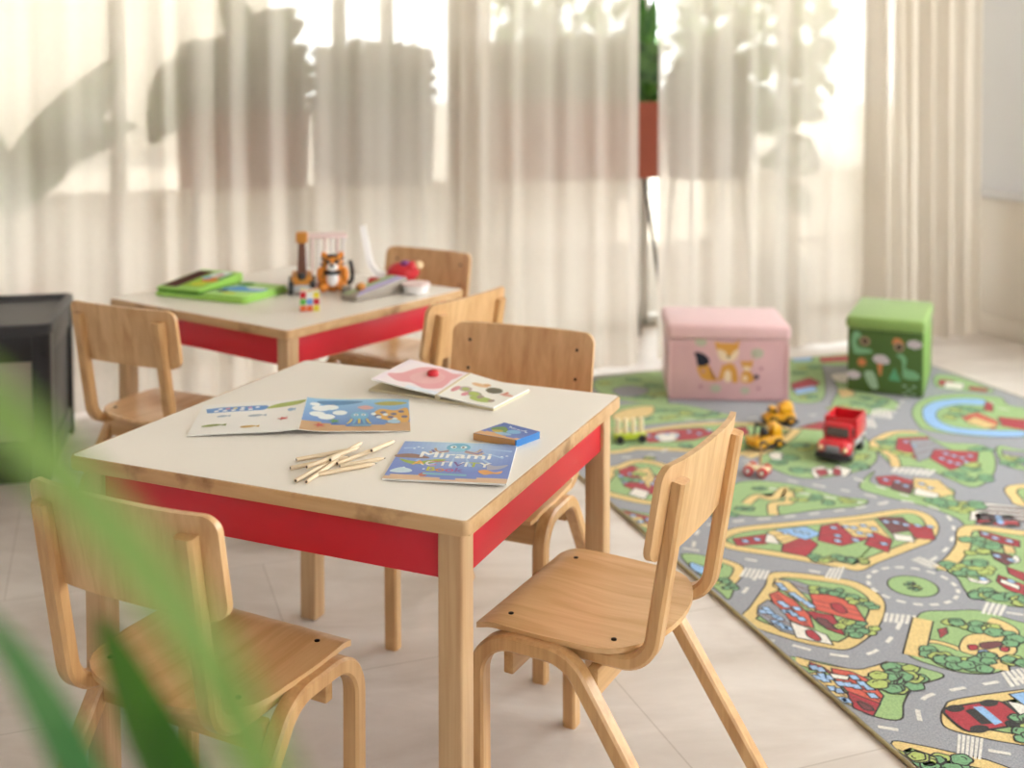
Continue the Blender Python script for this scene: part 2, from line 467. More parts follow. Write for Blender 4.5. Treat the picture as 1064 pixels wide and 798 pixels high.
def grow(pts, d):
    """offset a closed outline outward by d (inward when negative)"""
    k = len(pts)
    a = sum(pts[i][0]*pts[(i+1) % k][1] - pts[(i+1) % k][0]*pts[i][1] for i in range(k))
    s = 1 if a > 0 else -1; o = []
    for i in range(k):
        p, q, r = pts[i-1], pts[i], pts[(i+1) % k]
        e1 = Vector((q[0]-p[0], q[1]-p[1])); e2 = Vector((r[0]-q[0], r[1]-q[1]))
        if e1.length < 1e-9 or e2.length < 1e-9: o.append(q); continue
        e1.normalize(); e2.normalize()
        n1 = Vector((e1.y, -e1.x)); n2 = Vector((e2.y, -e2.x)); m = n1+n2
        if m.length < .3: m = n1
        m.normalize(); c = max(.5, m.dot(n1))
        o.append((q[0]+m.x*s*d/c, q[1]+m.y*s*d/c))
    return o

def strip(pts, w):
    """outline of a band of width w along a line"""
    L, R = [], []
    for i, p in enumerate(pts):
        a, b = pts[max(i-1, 0)], pts[min(i+1, len(pts)-1)]
        t = Vector((b[0]-a[0], b[1]-a[1])); t.normalize()
        L.append((p[0]-t.y*w/2, p[1]+t.x*w/2)); R.append((p[0]+t.y*w/2, p[1]-t.x*w/2))
    return L + R[::-1]

# ------------------------------------------------------------------ room
WA = math.radians(20)
def TN(t, n, z=0.0):      # t along the window wall, n outward through the window
    return Vector((.40 + t*math.cos(WA) - n*math.sin(WA), 4.85 + t*math.sin(WA) + n*math.cos(WA), z))
ROOM = Matrix.Translation((.40, 4.85, 0)) @ Matrix.Rotation(WA, 4, 'Z')
TL, TR_, NB, NW, HC = -4.3, 2.13, -7.4, .66, 2.75

def rbox(name, m, *a, bev=0.0):
    bm = bmesh.new(); box(bm, *a, bev=bev); bmesh.ops.transform(bm, matrix=ROOM, verts=bm.verts[:])
    return struct(obj(name, bm, m))

rbox('floor', M['floor'], TL-.1, TR_+.1, NB-.1, NW+.1, -.06, 0)
rbox('ceiling', M['ceil'], TL-.1, TR_+.1, NB-.1, NW+.1, HC, HC+.08)
rbox('wall_left', M['wall'], TL-.1, TL, NB, NW, 0, HC)
bm = bmesh.new()
for a in ((TL, -1.6, 0, HC), (1.2, TR_, 0, HC), (-1.6, 1.2, 0, 1.6), (-1.6, 1.2, 2.4, HC)): box(bm, a[0], a[1], NB-.1, NB, a[2], a[3])
bmesh.ops.transform(bm, matrix=ROOM, verts=bm.verts[:]); struct(obj('wall_back', bm, M['wall'], smooth=False))
# wall on the far side of the rug: solid near the curtain, an unseen wide window added further along for side light
WN0, WN1, WZ0, WZ1 = -6.8, -.6, .72, 2.6
bm = bmesh.new()
box(bm, TR_, TR_+.1, WN1, NW+.1, 0, HC); box(bm, TR_, TR_+.1, NB, WN0, 0, HC)
box(bm, TR_, TR_+.1, WN0, WN1, 0, WZ0); box(bm, TR_, TR_+.1, WN0, WN1, WZ1, HC)
bmesh.ops.transform(bm, matrix=ROOM, verts=bm.verts[:]); struct(obj('wall_right', bm, M['wall'], smooth=False))
bm = bmesh.new(); box(bm, 2.015, TR_-.002, NB+.002, .10, 0, .66, bev=.006)
bmesh.ops.transform(bm, matrix=ROOM, verts=bm.verts[:]); struct(obj('trim_1', bm, M['ledge']))
bm = bmesh.new(); box(bm, 2.0, TR_-.002, NB+.002, .11, .661, .681, bev=.005)
bmesh.ops.transform(bm, matrix=ROOM, verts=bm.verts[:]); struct(obj('trim_2', bm, M['wall']))
bm = bmesh.new(); box(bm, 1.998, 2.014, NB+.002, .10, .001, .09, bev=.004)
bmesh.ops.transform(bm, matrix=ROOM, verts=bm.verts[:]); struct(obj('baseboard_right', bm, M['ledge']))

def window(name, t0, t1, z0, z1, posts, n0, along='t', bars=()):
    """a glazed opening: frame with upright posts, one pane of glass"""
    root = struct(bpy.data.objects.new(name, None)); C.objects.link(root)
    bm = bmesh.new()
    def b(a0, a1, c0, c1):
        if along == 't': box(bm, a0, a1, n0-.035, n0+.035, c0, c1, bev=.004)
        else: box(bm, n0-.035, n0+.035, a0, a1, c0, c1, bev=.004)
    b(t0, t1, z0, z0+.05); b(t0, t1, z1-.05, z1)
    for p, w in [(t0+.03, .06), (t1-.03, .06)] + list(posts): b(p-w/2, p+w/2, z0, z1)
    for zz, w in bars: b(t0, t1, zz-w/2, zz+w/2)
    bmesh.ops.transform(bm, matrix=ROOM, verts=bm.verts[:]); obj('window_frame', bm, M['frame'], root)
    bm = bmesh.new()
    if along == 't': box(bm, t0+.02, t1-.02, n0-.004, n0+.004, z0+.02, z1-.02)
    else: box(bm, n0-.004, n0+.004, t0+.02, t1-.02, z0+.02, z1-.02)
    bmesh.ops.transform(bm, matrix=ROOM, verts=bm.verts[:]); obj('pane', bm, M['glass'], root, smooth=False)
window('window_1', TL, TR_, 0, HC, [(-3.2, .07), (-1.95, .07), (-1.0, .05), (-.78, .05), (-.42, .12), (.52, .05), (1.35, .07)], NW+.05)
window('window_side_fill', WN0, WN1, WZ0, WZ1, [(-5.2, .07), (-3.7, .07), (-2.15, .07)], TR_+.05, along='n')  # unseen window, added to let sky light in from the right
window('window_back_fill', -1.6, 1.2, 1.6, 2.4, [(-.2, .07)], NB-.05)  # unseen window behind the camera, added for frontal fill light

# outside
bm = bmesh.new(); box(bm, -40, 40, NW+.1, 60, -.12, -.02); box(bm, TR_+.1, 40, -30, NW+.1, -.12, -.02)
bmesh.ops.transform(bm, matrix=ROOM, verts=bm.verts[:]); struct(obj('ground', bm, M['terrace'], smooth=False))

# ------------------------------------------------------------------ curtains
def curtain(name, label, t0, t1, seedv, m, wl=.15, amp=.035, n0=0.0, top=2.72, flare=.0, bundle=None):
    rnd = random.Random(seedv); NT = int((t1-t0)/.006); NZ = 26
    ph = [rnd.uniform(0, 2*PI) for _ in range(6)]
    bm = bmesh.new(); grid = []
    for j in range(NZ+1):
        z = .012 + (top-.012)*j/NZ; row = []
        q = 1 - z/top
        for i in range(NT+1):
            t = t0 + (t1-t0)*i/NT
            w = wl*(1 + .22*math.sin(t*3.1 + ph[4]))
            a = amp*(.75 + .45*math.sin(t*5.3 + ph[1]))*(.55 + .6*q)
            g = math.sin(2*PI*t/wl + 2.3*math.sin(t*4.7 + ph[0]) + .5*q*math.sin(t*9 + ph[2]))
            n = n0 + a*(g + .28*math.sin(4*PI*t/wl + ph[3]) ) + .012*math.sin(t*2.2 + ph[5] + 1.5*q)
            n -= flare*q*q
            row.append(bm.verts.new(TN(t + .25*a*math.cos(2*PI*t/wl), n, z)))
        grid.append(row)
    for a, b in zip(grid, grid[1:]):
        for i in range(NT): bm.faces.new((a[i], a[i+1], b[i+1], b[i]))
    me = bpy.data.meshes.new(name); bm.to_mesh(me); bm.free()
    for p in me.polygons: p.use_smooth = True
    o = link(name, me, m)
    return tag(o, label, 'curtain', 'sheer curtains along the window')
curtain('sheer_curtain', 'ivory sheer curtain hanging behind the table with the green cloth book', -4.1, -.52, 3, M['curtain'], wl=.165, amp=.027)
curtain('sheer_curtain', 'ivory sheer curtain hanging between the back table and the red pot gap', -.66, .126, 8, M['curtain'], wl=.15, amp=.019, n0=-.075)
curtain('sheer_curtain', 'ivory sheer curtain hanging behind the pink and green boxes', .245, 1.42, 12, M['curtain'], wl=.18, amp=.017)
curtain('sheer_curtain', 'bunched ivory curtain end hanging by the white wall ledge', 1.30, 1.93, 15, M['curtain_thick'], wl=.105, amp=.045, n0=-.05, flare=.02)
bm = bmesh.new(); box(bm, TL+.01, TR_-.01, -.03, .03, 2.721, HC-.001, bev=.004); bmesh.ops.transform(bm, matrix=ROOM, verts=bm.verts[:])
struct(obj('trim_3', bm, M['frame']))

# ------------------------------------------------------------------ planters behind the curtain
def blade(bm, base, tip, width, bend, up=Vector((0, 0, 1)), n=12, fold=.18, shape=1.0, droop=0.0):
    """one leaf: a folded blade from base to tip, arched by bend"""
    base, tip = Vector(base), Vector(tip); ax = tip-base; L = ax.length
    side = ax.cross(up).normalized(); nor = side.cross(ax).normalized(); rows = []
    for i in range(n+1):
        s = i/n
        p = base + ax*s + nor*(bend*4*s*(1-s)) - Vector((0, 0, 1))*droop*s*s
        w = width*.5*(math.sin(PI*min(1, s**(.75*shape)))**.8 + .02)
        if i == n: w = width*.01
        rows.append([bm.verts.new(p - side*w + nor*w*fold), bm.verts.new(p - side*w*.5 + nor*w*fold*.35), bm.verts.new(p),
                     bm.verts.new(p + side*w*.5 + nor*w*fold*.35), bm.verts.new(p + side*w + nor*w*fold)])
    for a, b in zip(rows, rows[1:]):
        for k in range(4): bm.faces.new((a[k], a[k+1], b[k+1], b[k]))

def planter(label, t0, t1, n, z0, zr, zt, seedv, potm, leaves, foliage=True):
    """wide tub on slim legs with dense greenery and a few broad leaves"""
    rnd = random.Random(seedv); c = (t0+t1)/2; w = (t1-t0)
    p0 = TN(c, n, 0)
    root = thing('planter', label, 'planter', p0, WA, 'planters behind the curtain')
    bm = bmesh.new()
    # tub: rounded-rectangle rings, tapering downward, hollow at the top
    d = .15; rings = []
    for k, (sc, z) in enumerate(((.94, z0), (.96, z0+.01), (1.0, zr-.03), (1.02, zr-.02), (1.02, zr), (.96, zr), (.94, zr-.05))):
        rings.append([bm.verts.new((x*sc, y*sc, z)) for x, y in rrect(-w/2, w/2, -d, d, .10, 6)])
    for a, b in zip(rings, rings[1:]):
        for i in range(len(a)): bm.faces.new((a[i], a[(i+1) % len(a)], b[(i+1) % len(a)], b[i]))
    bm.faces.new(rings[0][::-1]); bm.faces.new(rings[-1])
    obj('tub', bm, potm, root)
    for sx in (-1, 1):
        for sy in (-1, 1):
            bm = bmesh.new(); tube(bm, [(sx*w*.47, sy*d*1.0, 0), (sx*w*.36, sy*d*.6, z0+.005)], .009, 8); obj('leg', bm, M['steel'], root)
    if foliage:
        bm = bmesh.new()
        for i in range(420):
            a = rnd.uniform(-1, 1); h = rnd.uniform(0, 1)
            x = a*w*.49*(1 - .05*h); top = zt - .05*abs(a)**3
            z = zr-.04 + (top-zr+.02)*h; y = rnd.uniform(-1, 1)*d*.95
            v = Vector((rnd.gauss(0, .6), rnd.gauss(0, .6), rnd.gauss(.2, .5))); v.normalize()
            p = Vector((x, y, z)); q = p + v*rnd.uniform(.06, .10)
            if q.z > top: q.z = top
            if abs(q.x) > w*.48: q.x = math.copysign(w*.48, q.x)
            blade(bm, p, q, .055, .006, n=4)
        obj('foliage', bm, M['moss'], root)
        bm = bmesh.new()
        o = rrect(-w*.48, w*.48, -d*.8, d*.8, .09, 5)
        rprism(bm, o, zr-.06, zt-.035, bev=.03, seg=3); obj('hedge_core', bm, M['moss'], root)
    for (bx_, bz_, tx, tz, wd, bend) in leaves:
        bm = bmesh.new()
        y = rnd.uniform(-.04, .04)
        st = [Vector((bx_, y, bz_)), Vector(((bx_*.6+tx*.4), y, bz_ + (tz-bz_)*.2))]
        blade(bm, (bx_, y, bz_), (tx, y-.05, tz), wd, bend, up=Vector((.15, -1, .25)))
        obj('leaf', bm, M['leaf'], root)
    return root
planter('wide terracotta tub on thin legs behind the curtain, above the green cloth book', -1.73, -1.21, .34, .79, 1.10, 1.41, 1, M['terracotta'],
        [(-.20, 1.33, -.37, .97, .20, .05), (-.15, 1.36, -.32, 1.02, .10, .02), (.05, 1.38, .24, 1.46, .17, .07), (.0, 1.38, -.1, 1.6, .14, .03), (.0, 1.38, .22, 1.52, .13, .05)])
planter('wide grey tub on thin legs behind the curtain, above the chair at the back', -1.18, -.67, .36, .785, 1.12, 1.40, 2, M['potgrey'], [])
planter('terracotta tub showing red through the curtain gap', -.46, .43, .34, .785, 1.13, 1.43, 3, M['terracotta'],
        [(.33, 1.36, .31, 1.72, .10, .01), (.28, 1.38, .22, 1.52, .07, .01), (.34, 1.3, .40, 1.62, .09, .02)])
planter('tall tub with pointed broad leaves behind the curtain, above the pink box', .50, .87, .34, .765, 1.05, 1.33, 4, M['potgrey'],
        [(-.02, 1.28, .10, 1.52, .10, .02), (-.05, 1.34, .21, 1.475, .115, .03), (.12, 1.30, .36, 1.385, .10, -.02), (-.05, 1.28, -.14, 1.50, .10, .02), (.02, 1.2, .05, 1.4, .09, .02), (.16, 1.1, .32, 1.2, .08, .03)])
def tall_plant(label, t, n, h, lv, seedv):
    root = thing('potted_plant', label, 'plant', TN(t, n, 0), WA)
    bm = bmesh.new(); lathe(bm, [(.11, 0), (.12, .01), (.15, .30), (.155, .33), (.14, .33), (.135, .28)], n=28); obj('pot', bm, M['potgrey'], root)
    bm = bmesh.new(); tube(bm, [(0, 0, .27), (.02, 0, h*.6), (-.01, 0, h)], .012, 8, .006); obj('stem', bm, M['leaf'], root)
    for (z, dx, dz, w) in lv:
        bm = bmesh.new(); blade(bm, (0, 0, z), (dx, -.05, z+dz), w, .03, up=Vector((.1, -1, .3))); obj('leaf', bm, M['leaf'], root)
tall_plant('tall leafy plant in a pot behind the curtain, above the green box', 1.16, .42, 1.3,
           [(1.28, .16, .06, .17), (1.25, -.14, .12, .12), (1.1, .2, -.06, .15), (1.0, -.22, .06, .13), (.95, .16, -.18, .15), (.8, .19, .02, .14), (.85, -.17, -.04, .13), (.7, .12, -.16, .15)], 5)
root = thing('potted_plant', 'plant with one huge drooping leaf behind the curtain, above the black storage unit', 'plant', TN(-2.36, .33, 0), WA)
bm = bmesh.new(); lathe(bm, [(.13, 0), (.14, .01), (.18, .36), (.185, .39), (.165, .39), (.16, .33)], n=28); obj('pot', bm, M['terracotta'], root)
bm = bmesh.new(); tube(bm, [(0, 0, .33), (.0, 0, .7), (.05, 0, .92)], .016, 8, .01); obj('stem', bm, M['leaf'], root)
for a in (((-.02, -.02, .72), (.44, -.04, 1.34), .22, .03), ((.02, 0, .85), (-.45, -.1, 1.3), .2, .05), ((.05, 0, .9), (.48, -.02, 1.05), .16, .06)):
    bm = bmesh.new(); blade(bm, a[0], a[1], a[2], a[3], up=Vector((.1, -1, .3)), n=18); obj('leaf', bm, M['leaf'], root)

# greenery beyond the glass, with a house and low wall added to cut brightness
def bush(label, t, n, r, h, seedv, z0=0.0):
    rnd = random.Random(seedv)
    root = thing('garden_bush', label, 'bush', TN(t, n, -.02), WA, 'bushes in the garden')
    bm = bmesh.new()
    for i in range(520):
        u = rnd.uniform(-1, 1); a = rnd.uniform(0, 2*PI); q = rnd.uniform(.55, 1)**.5
        s = math.sqrt(1-u*u)
        p = Vector((r*q*s*math.cos(a), r*q*s*math.sin(a), z0 + h*.5 + h*.5*q*u))
        v = Vector((rnd.gauss(0, 1), rnd.gauss(0, 1), rnd.gauss(.3, 1))).normalized()
        blade(bm, p, p+v*r*.35, r*.2, .03, n=3)
    obj('foliage', bm, M['moss'], root)
    bm = bmesh.new(); tube(bm, [(0, 0, 0), (0.03, 0, h*.5), (0, 0, z0+h*.8)], .05, 8, .02); obj('trunk', bm, M['soil'], root)
for i, (t, n, r, h, z0) in enumerate(((-5.0, 9, 1.4, 3.2, .2), (-10.2, 12, 1.5, 3.6, .2), (3.9, 9.5, 1.1, 2.6, .4), (8.2, 12, 1.3, 3.0, .3), (3.0, 7.0, .42, .75, 0))):
    bush(['broad garden bush beyond the glass, seen over the black storage unit', 'tall garden bush beyond the glass, past the window end', 'garden bush beyond the glass, seen over the green box', 'large garden bush beyond the glass, by the white wall', 'small bright bush on the terrace, seen low through the curtain'][i], t, n, r, h, 20+i, z0)
hs = thing('sky_dimming_house', 'pale house added beyond the garden to dim the sky behind the curtain', 'house', TN(-3.6, 17, -.02), WA)  # added facade, darker than the open sky it covers
bm = bmesh.new(); box(bm, -6.5, 4.6, 0, 6, 0, 5.2); obj('facade', bm, M['outwall'], hs)
bm = bmesh.new(); hexa(bm, [(-6.9, -.4, 5.2), (5.0, -.4, 5.2), (5.0, 6.4, 5.2), (-6.9, 6.4, 5.2), (-6.9, 2.8, 7.4), (5.0, 2.8, 7.4), (5.0, 3.2, 7.4), (-6.9, 3.2, 7.4)]); obj('roof', bm, M['terracotta'], hs)
for x in (-5, -2.2, .6, 3.0):
    bm = bmesh.new(); box(bm, x-.5, x+.5, -.04, .02, 3.3, 4.6, bev=.02); f = obj('window', bm, M['frame'], hs)
    bm = bmesh.new(); box(bm, x-.42, x+.42, -.05, -.042, 3.38, 4.52); obj('pane', bm, M['twin'], f)
bm = bmesh.new(); box(bm, -9, 1.65, 3.35, 3.55, -.02, .50, bev=.01); box(bm, 2.5, 9, 3.35, 3.55, -.02, .50, bev=.01); bmesh.ops.transform(bm, matrix=ROOM, verts=bm.verts[:]); struct(obj('wall_ground_screen', bm, M['outwall']))  # low wall added to hide sunlit ground, its gap leaves a bright patch

# ------------------------------------------------------------------ tables
TH = .58
def make_table(label, loc, rz):
    W, D = .7594, .7329
    root = thing('activity_table', label, 'table', (loc[0], loc[1], 0), rz, "children's tables")
    bm = bmesh.new(); rprism(bm, rrect(0, W, 0, D, .010, 5), TH-.024, TH-.0006, bev=.005)
    top = obj('tabletop', bm, M['edge'], root)
    bm = bmesh.new(); rprism(bm, rrect(.004, W-.004, .004, D-.004, .008, 5), TH-.002, TH); s = obj('laminate_surface', bm, M['laminate'], top); s['label'] = 'cream laminate top'
    L, i = .042, .016; zt = TH-.0242
    for sx in (0, 1):
        for sy in (0, 1):
            x0 = i if sx == 0 else W-i-L; y0 = i if sy == 0 else D-i-L
            bm = bmesh.new(); box(bm, x0, x0+L, y0, y0+L, 0, zt, bev=.005, seg=3); obj('leg', bm, M['tleg'], root)
    a0, h = i+.008, .078
    for (x0, x1, y0, y1) in ((i+L, W-i-L, a0, a0+.02), (i+L, W-i-L, D-a0-.02, D-a0), (a0, a0+.02, i+L, D-i-L), (W-a0-.02, W-a0, i+L, D-i-L)):
        bm = bmesh.new(); box(bm, x0, x1, y0, y1, zt-h, zt, bev=.002); s = obj('apron', bm, M['red'], root); s['label'] = 'red apron'
    return root
T1 = ((-.7632, 1.9383), -.4043); T2 = ((-1.1933, 3.3599), -.6271)
table = make_table('cream-topped red-sided table with open books and pencils on it', *T1)
copy_thing(table, (T2[0][0], T2[0][1], 0), T2[1], 'cream-topped red-sided table by the curtain with toys on it')

# ------------------------------------------------------------------ chairs
def make_chair(label):
    root = thing('child_chair', label, 'chair', group="children's wooden chairs")
    # seat: moulded ply, straight front with a rolled edge, round back
    bm = bmesh.new(); NS, NR = 22, 22; th = .009
    def hw(y):
        if y > .135: return .166 - .010*((y-.135)/.03)**3
        if y > -.01: return .166 + .004*math.sin((y+.01)/.145*PI)
        q = (-.01-y)/.124; return .166*math.sqrt(max(0, 1-q**3.2)) if q < 1 else .0
    top, bot = [], []
    ys = [.165 - .175*k/13 for k in range(14)] + [-.010 - .124*math.sin(PI/2*k/9) for k in range(1, 10)]
    for y in ys:
        w = max(hw(y), .012); r1, r2 = [], []
        for i in range(NS+1):
            u = -1 + 2*i/NS; x = u*w
            z = .349 - .006*math.exp(-((y-.0)/.08)**2)*(1-u*u) - .0025
            if y > .12: z -= .013*((y-.12)/.045)**2
            r1.append(bm.verts.new((x, y, z))); r2.append(bm.verts.new((x, y, z-th)))
        top.append(r1); bot.append(r2)
    for a, b, fl in ((top, top[1:], 0), (bot, bot[1:], 1)):
        for p, q in zip(a, b):
            for i in range(NS): bm.faces.new((p[i], p[i+1], q[i+1], q[i]) if fl else (p[i], q[i], q[i+1], p[i+1]))
    for i in range(NS):
        bm.faces.new((top[0][i], top[0][i+1], bot[0][i+1], bot[0][i])); bm.faces.new((top[-1][i], bot[-1][i], bot[-1][i+1], top[-1][i+1]))
    for j in range(NR):
        for k in (0, NS): bm.faces.new((top[j][k], bot[j][k], bot[j+1][k], top[j+1][k]))
    seat = obj('seat', bm, M['seat'], root)
    for sx, sy in ((-1, .117), (1, .117), (-1, -.067), (1, -.067)):
        bm = bmesh.new(); lathe(bm, [(.0045, .343), (.0045, .3472), (.003, .3478)], (sx*.125, sy, 0), n=12); obj('screw', bm, M['screw'], seat)
    # backrest: bowed board with round corners
    bm = bmesh.new(); NX = 26; W2, z0, z1, rc = .177, .498, .650, .024
    fr, bk = [], []
    cs = [rc*(1-math.cos(PI/2*k/6)) for k in range(7)]
    zs = [z0+c for c in cs] + [z0+rc+(z1-z0-2*rc)*k/5 for k in range(1, 5)] + [z1-c for c in reversed(cs)]; NZ = len(zs)-1
    for j, z in enumerate(zs):
        dz = min(z-z0, z1-z); ww = W2 - (rc - math.sqrt(max(0, rc*rc-(rc-dz)**2)) if dz < rc else 0)
        r1, r2 = [], []
        for i in range(NX+1):
            x = ww*(-1+2*i/NX)
            y0 = -.120 - (z-.40)*.165
            y = y0 - .002 - .018*(1-abs(x/W2)**3)
            r1.append(bm.verts.new((x, y+.0055, z))); r2.append(bm.verts.new((x, y-.0055, z)))
        fr.append(r1); bk.append(r2)
    for a, fl in ((fr, 0), (bk, 1)):
        for p, q in zip(a, a[1:]):
            for i in range(NX): bm.faces.new((p[i], p[i+1], q[i+1], q[i]) if fl else (p[i], q[i], q[i+1], p[i+1]))
    for i in range(NX):
        bm.faces.new((fr[0][i], fr[0][i+1], bk[0][i+1], bk[0][i])); bm.faces.new((fr[-1][i], bk[-1][i], bk[-1][i+1], fr[-1][i+1]))
    for j in range(NZ):
        for k in (0, NX): bm.faces.new((fr[j][k], bk[j][k], bk[j+1][k], fr[j+1][k]))
    back = obj('backrest', bm, M['back'], root)
    for s in (-1, 1):
        for zz in (.545, .61):
            bm = bmesh.new(); yb = -.122 - (zz-.40)*.165 - .018*(1-(.135/W2)**3) + .0055
            lathe(bm, [(.004, yb-.002), (.004, yb+.0006), (.0028, yb+.0012)], (s*.135, 0, zz), n=10, axis='y'); obj('screw', bm, M['screw'], back)
    for s in (-1, 1):
        path = fillet([(s*.172, .148, 0), (s*.172, .150, .327), (s*.172, -.012, .327), (s*.172, -.226, 0)], [.062, .07], 10)
        bm = bmesh.new(); sweep(bm, path, .030, .026); obj('leg_frame', bm, M['bend'], root)
        path = fillet([(s*.135, .095, .324), (s*.135, -.132, .324), (s*.135, -.179, .622)], [.055], 10)
        bm = bmesh.new(); sweep(bm, path, .032, .024, bev=.005); obj('back_post', bm, M['bend'], root)
    for y in (.105, -.045):
        bm = bmesh.new(); box(bm, -.157, .157, y-.009, y+.009, .262, .309, bev=.003); obj('cross_rail', bm, M['rail'], root)
    return root
chair = make_chair('wooden chair standing side-on between the red-sided table and the road-map rug')
CH = [((.161, 1.902), 151.5), ((-.040, 2.485), -113.5), ((-.470, 1.708), 63), ((-.926, 3.045), 64), ((-.372, 3.72), -123), ((-.256, 3.13), 147)]
CL = [None, 'wooden chair tucked behind the table with the books, facing the camera', 'wooden chair seen from behind, at the table with the books behind green leaves',
      'wooden chair seen from behind, between the black storage unit and the toy table', 'wooden chair at the back of the toy table, against the curtain',
      'wooden chair standing side-on between the two red-sided tables']
for (p, r), l in zip(CH, CL):
    rz = math.radians(r-90)
    if l is None: chair.location = (p[0], p[1], 0); chair.rotation_euler = (0, 0, rz)
    else: copy_thing(chair, (p[0], p[1], 0), rz, l)

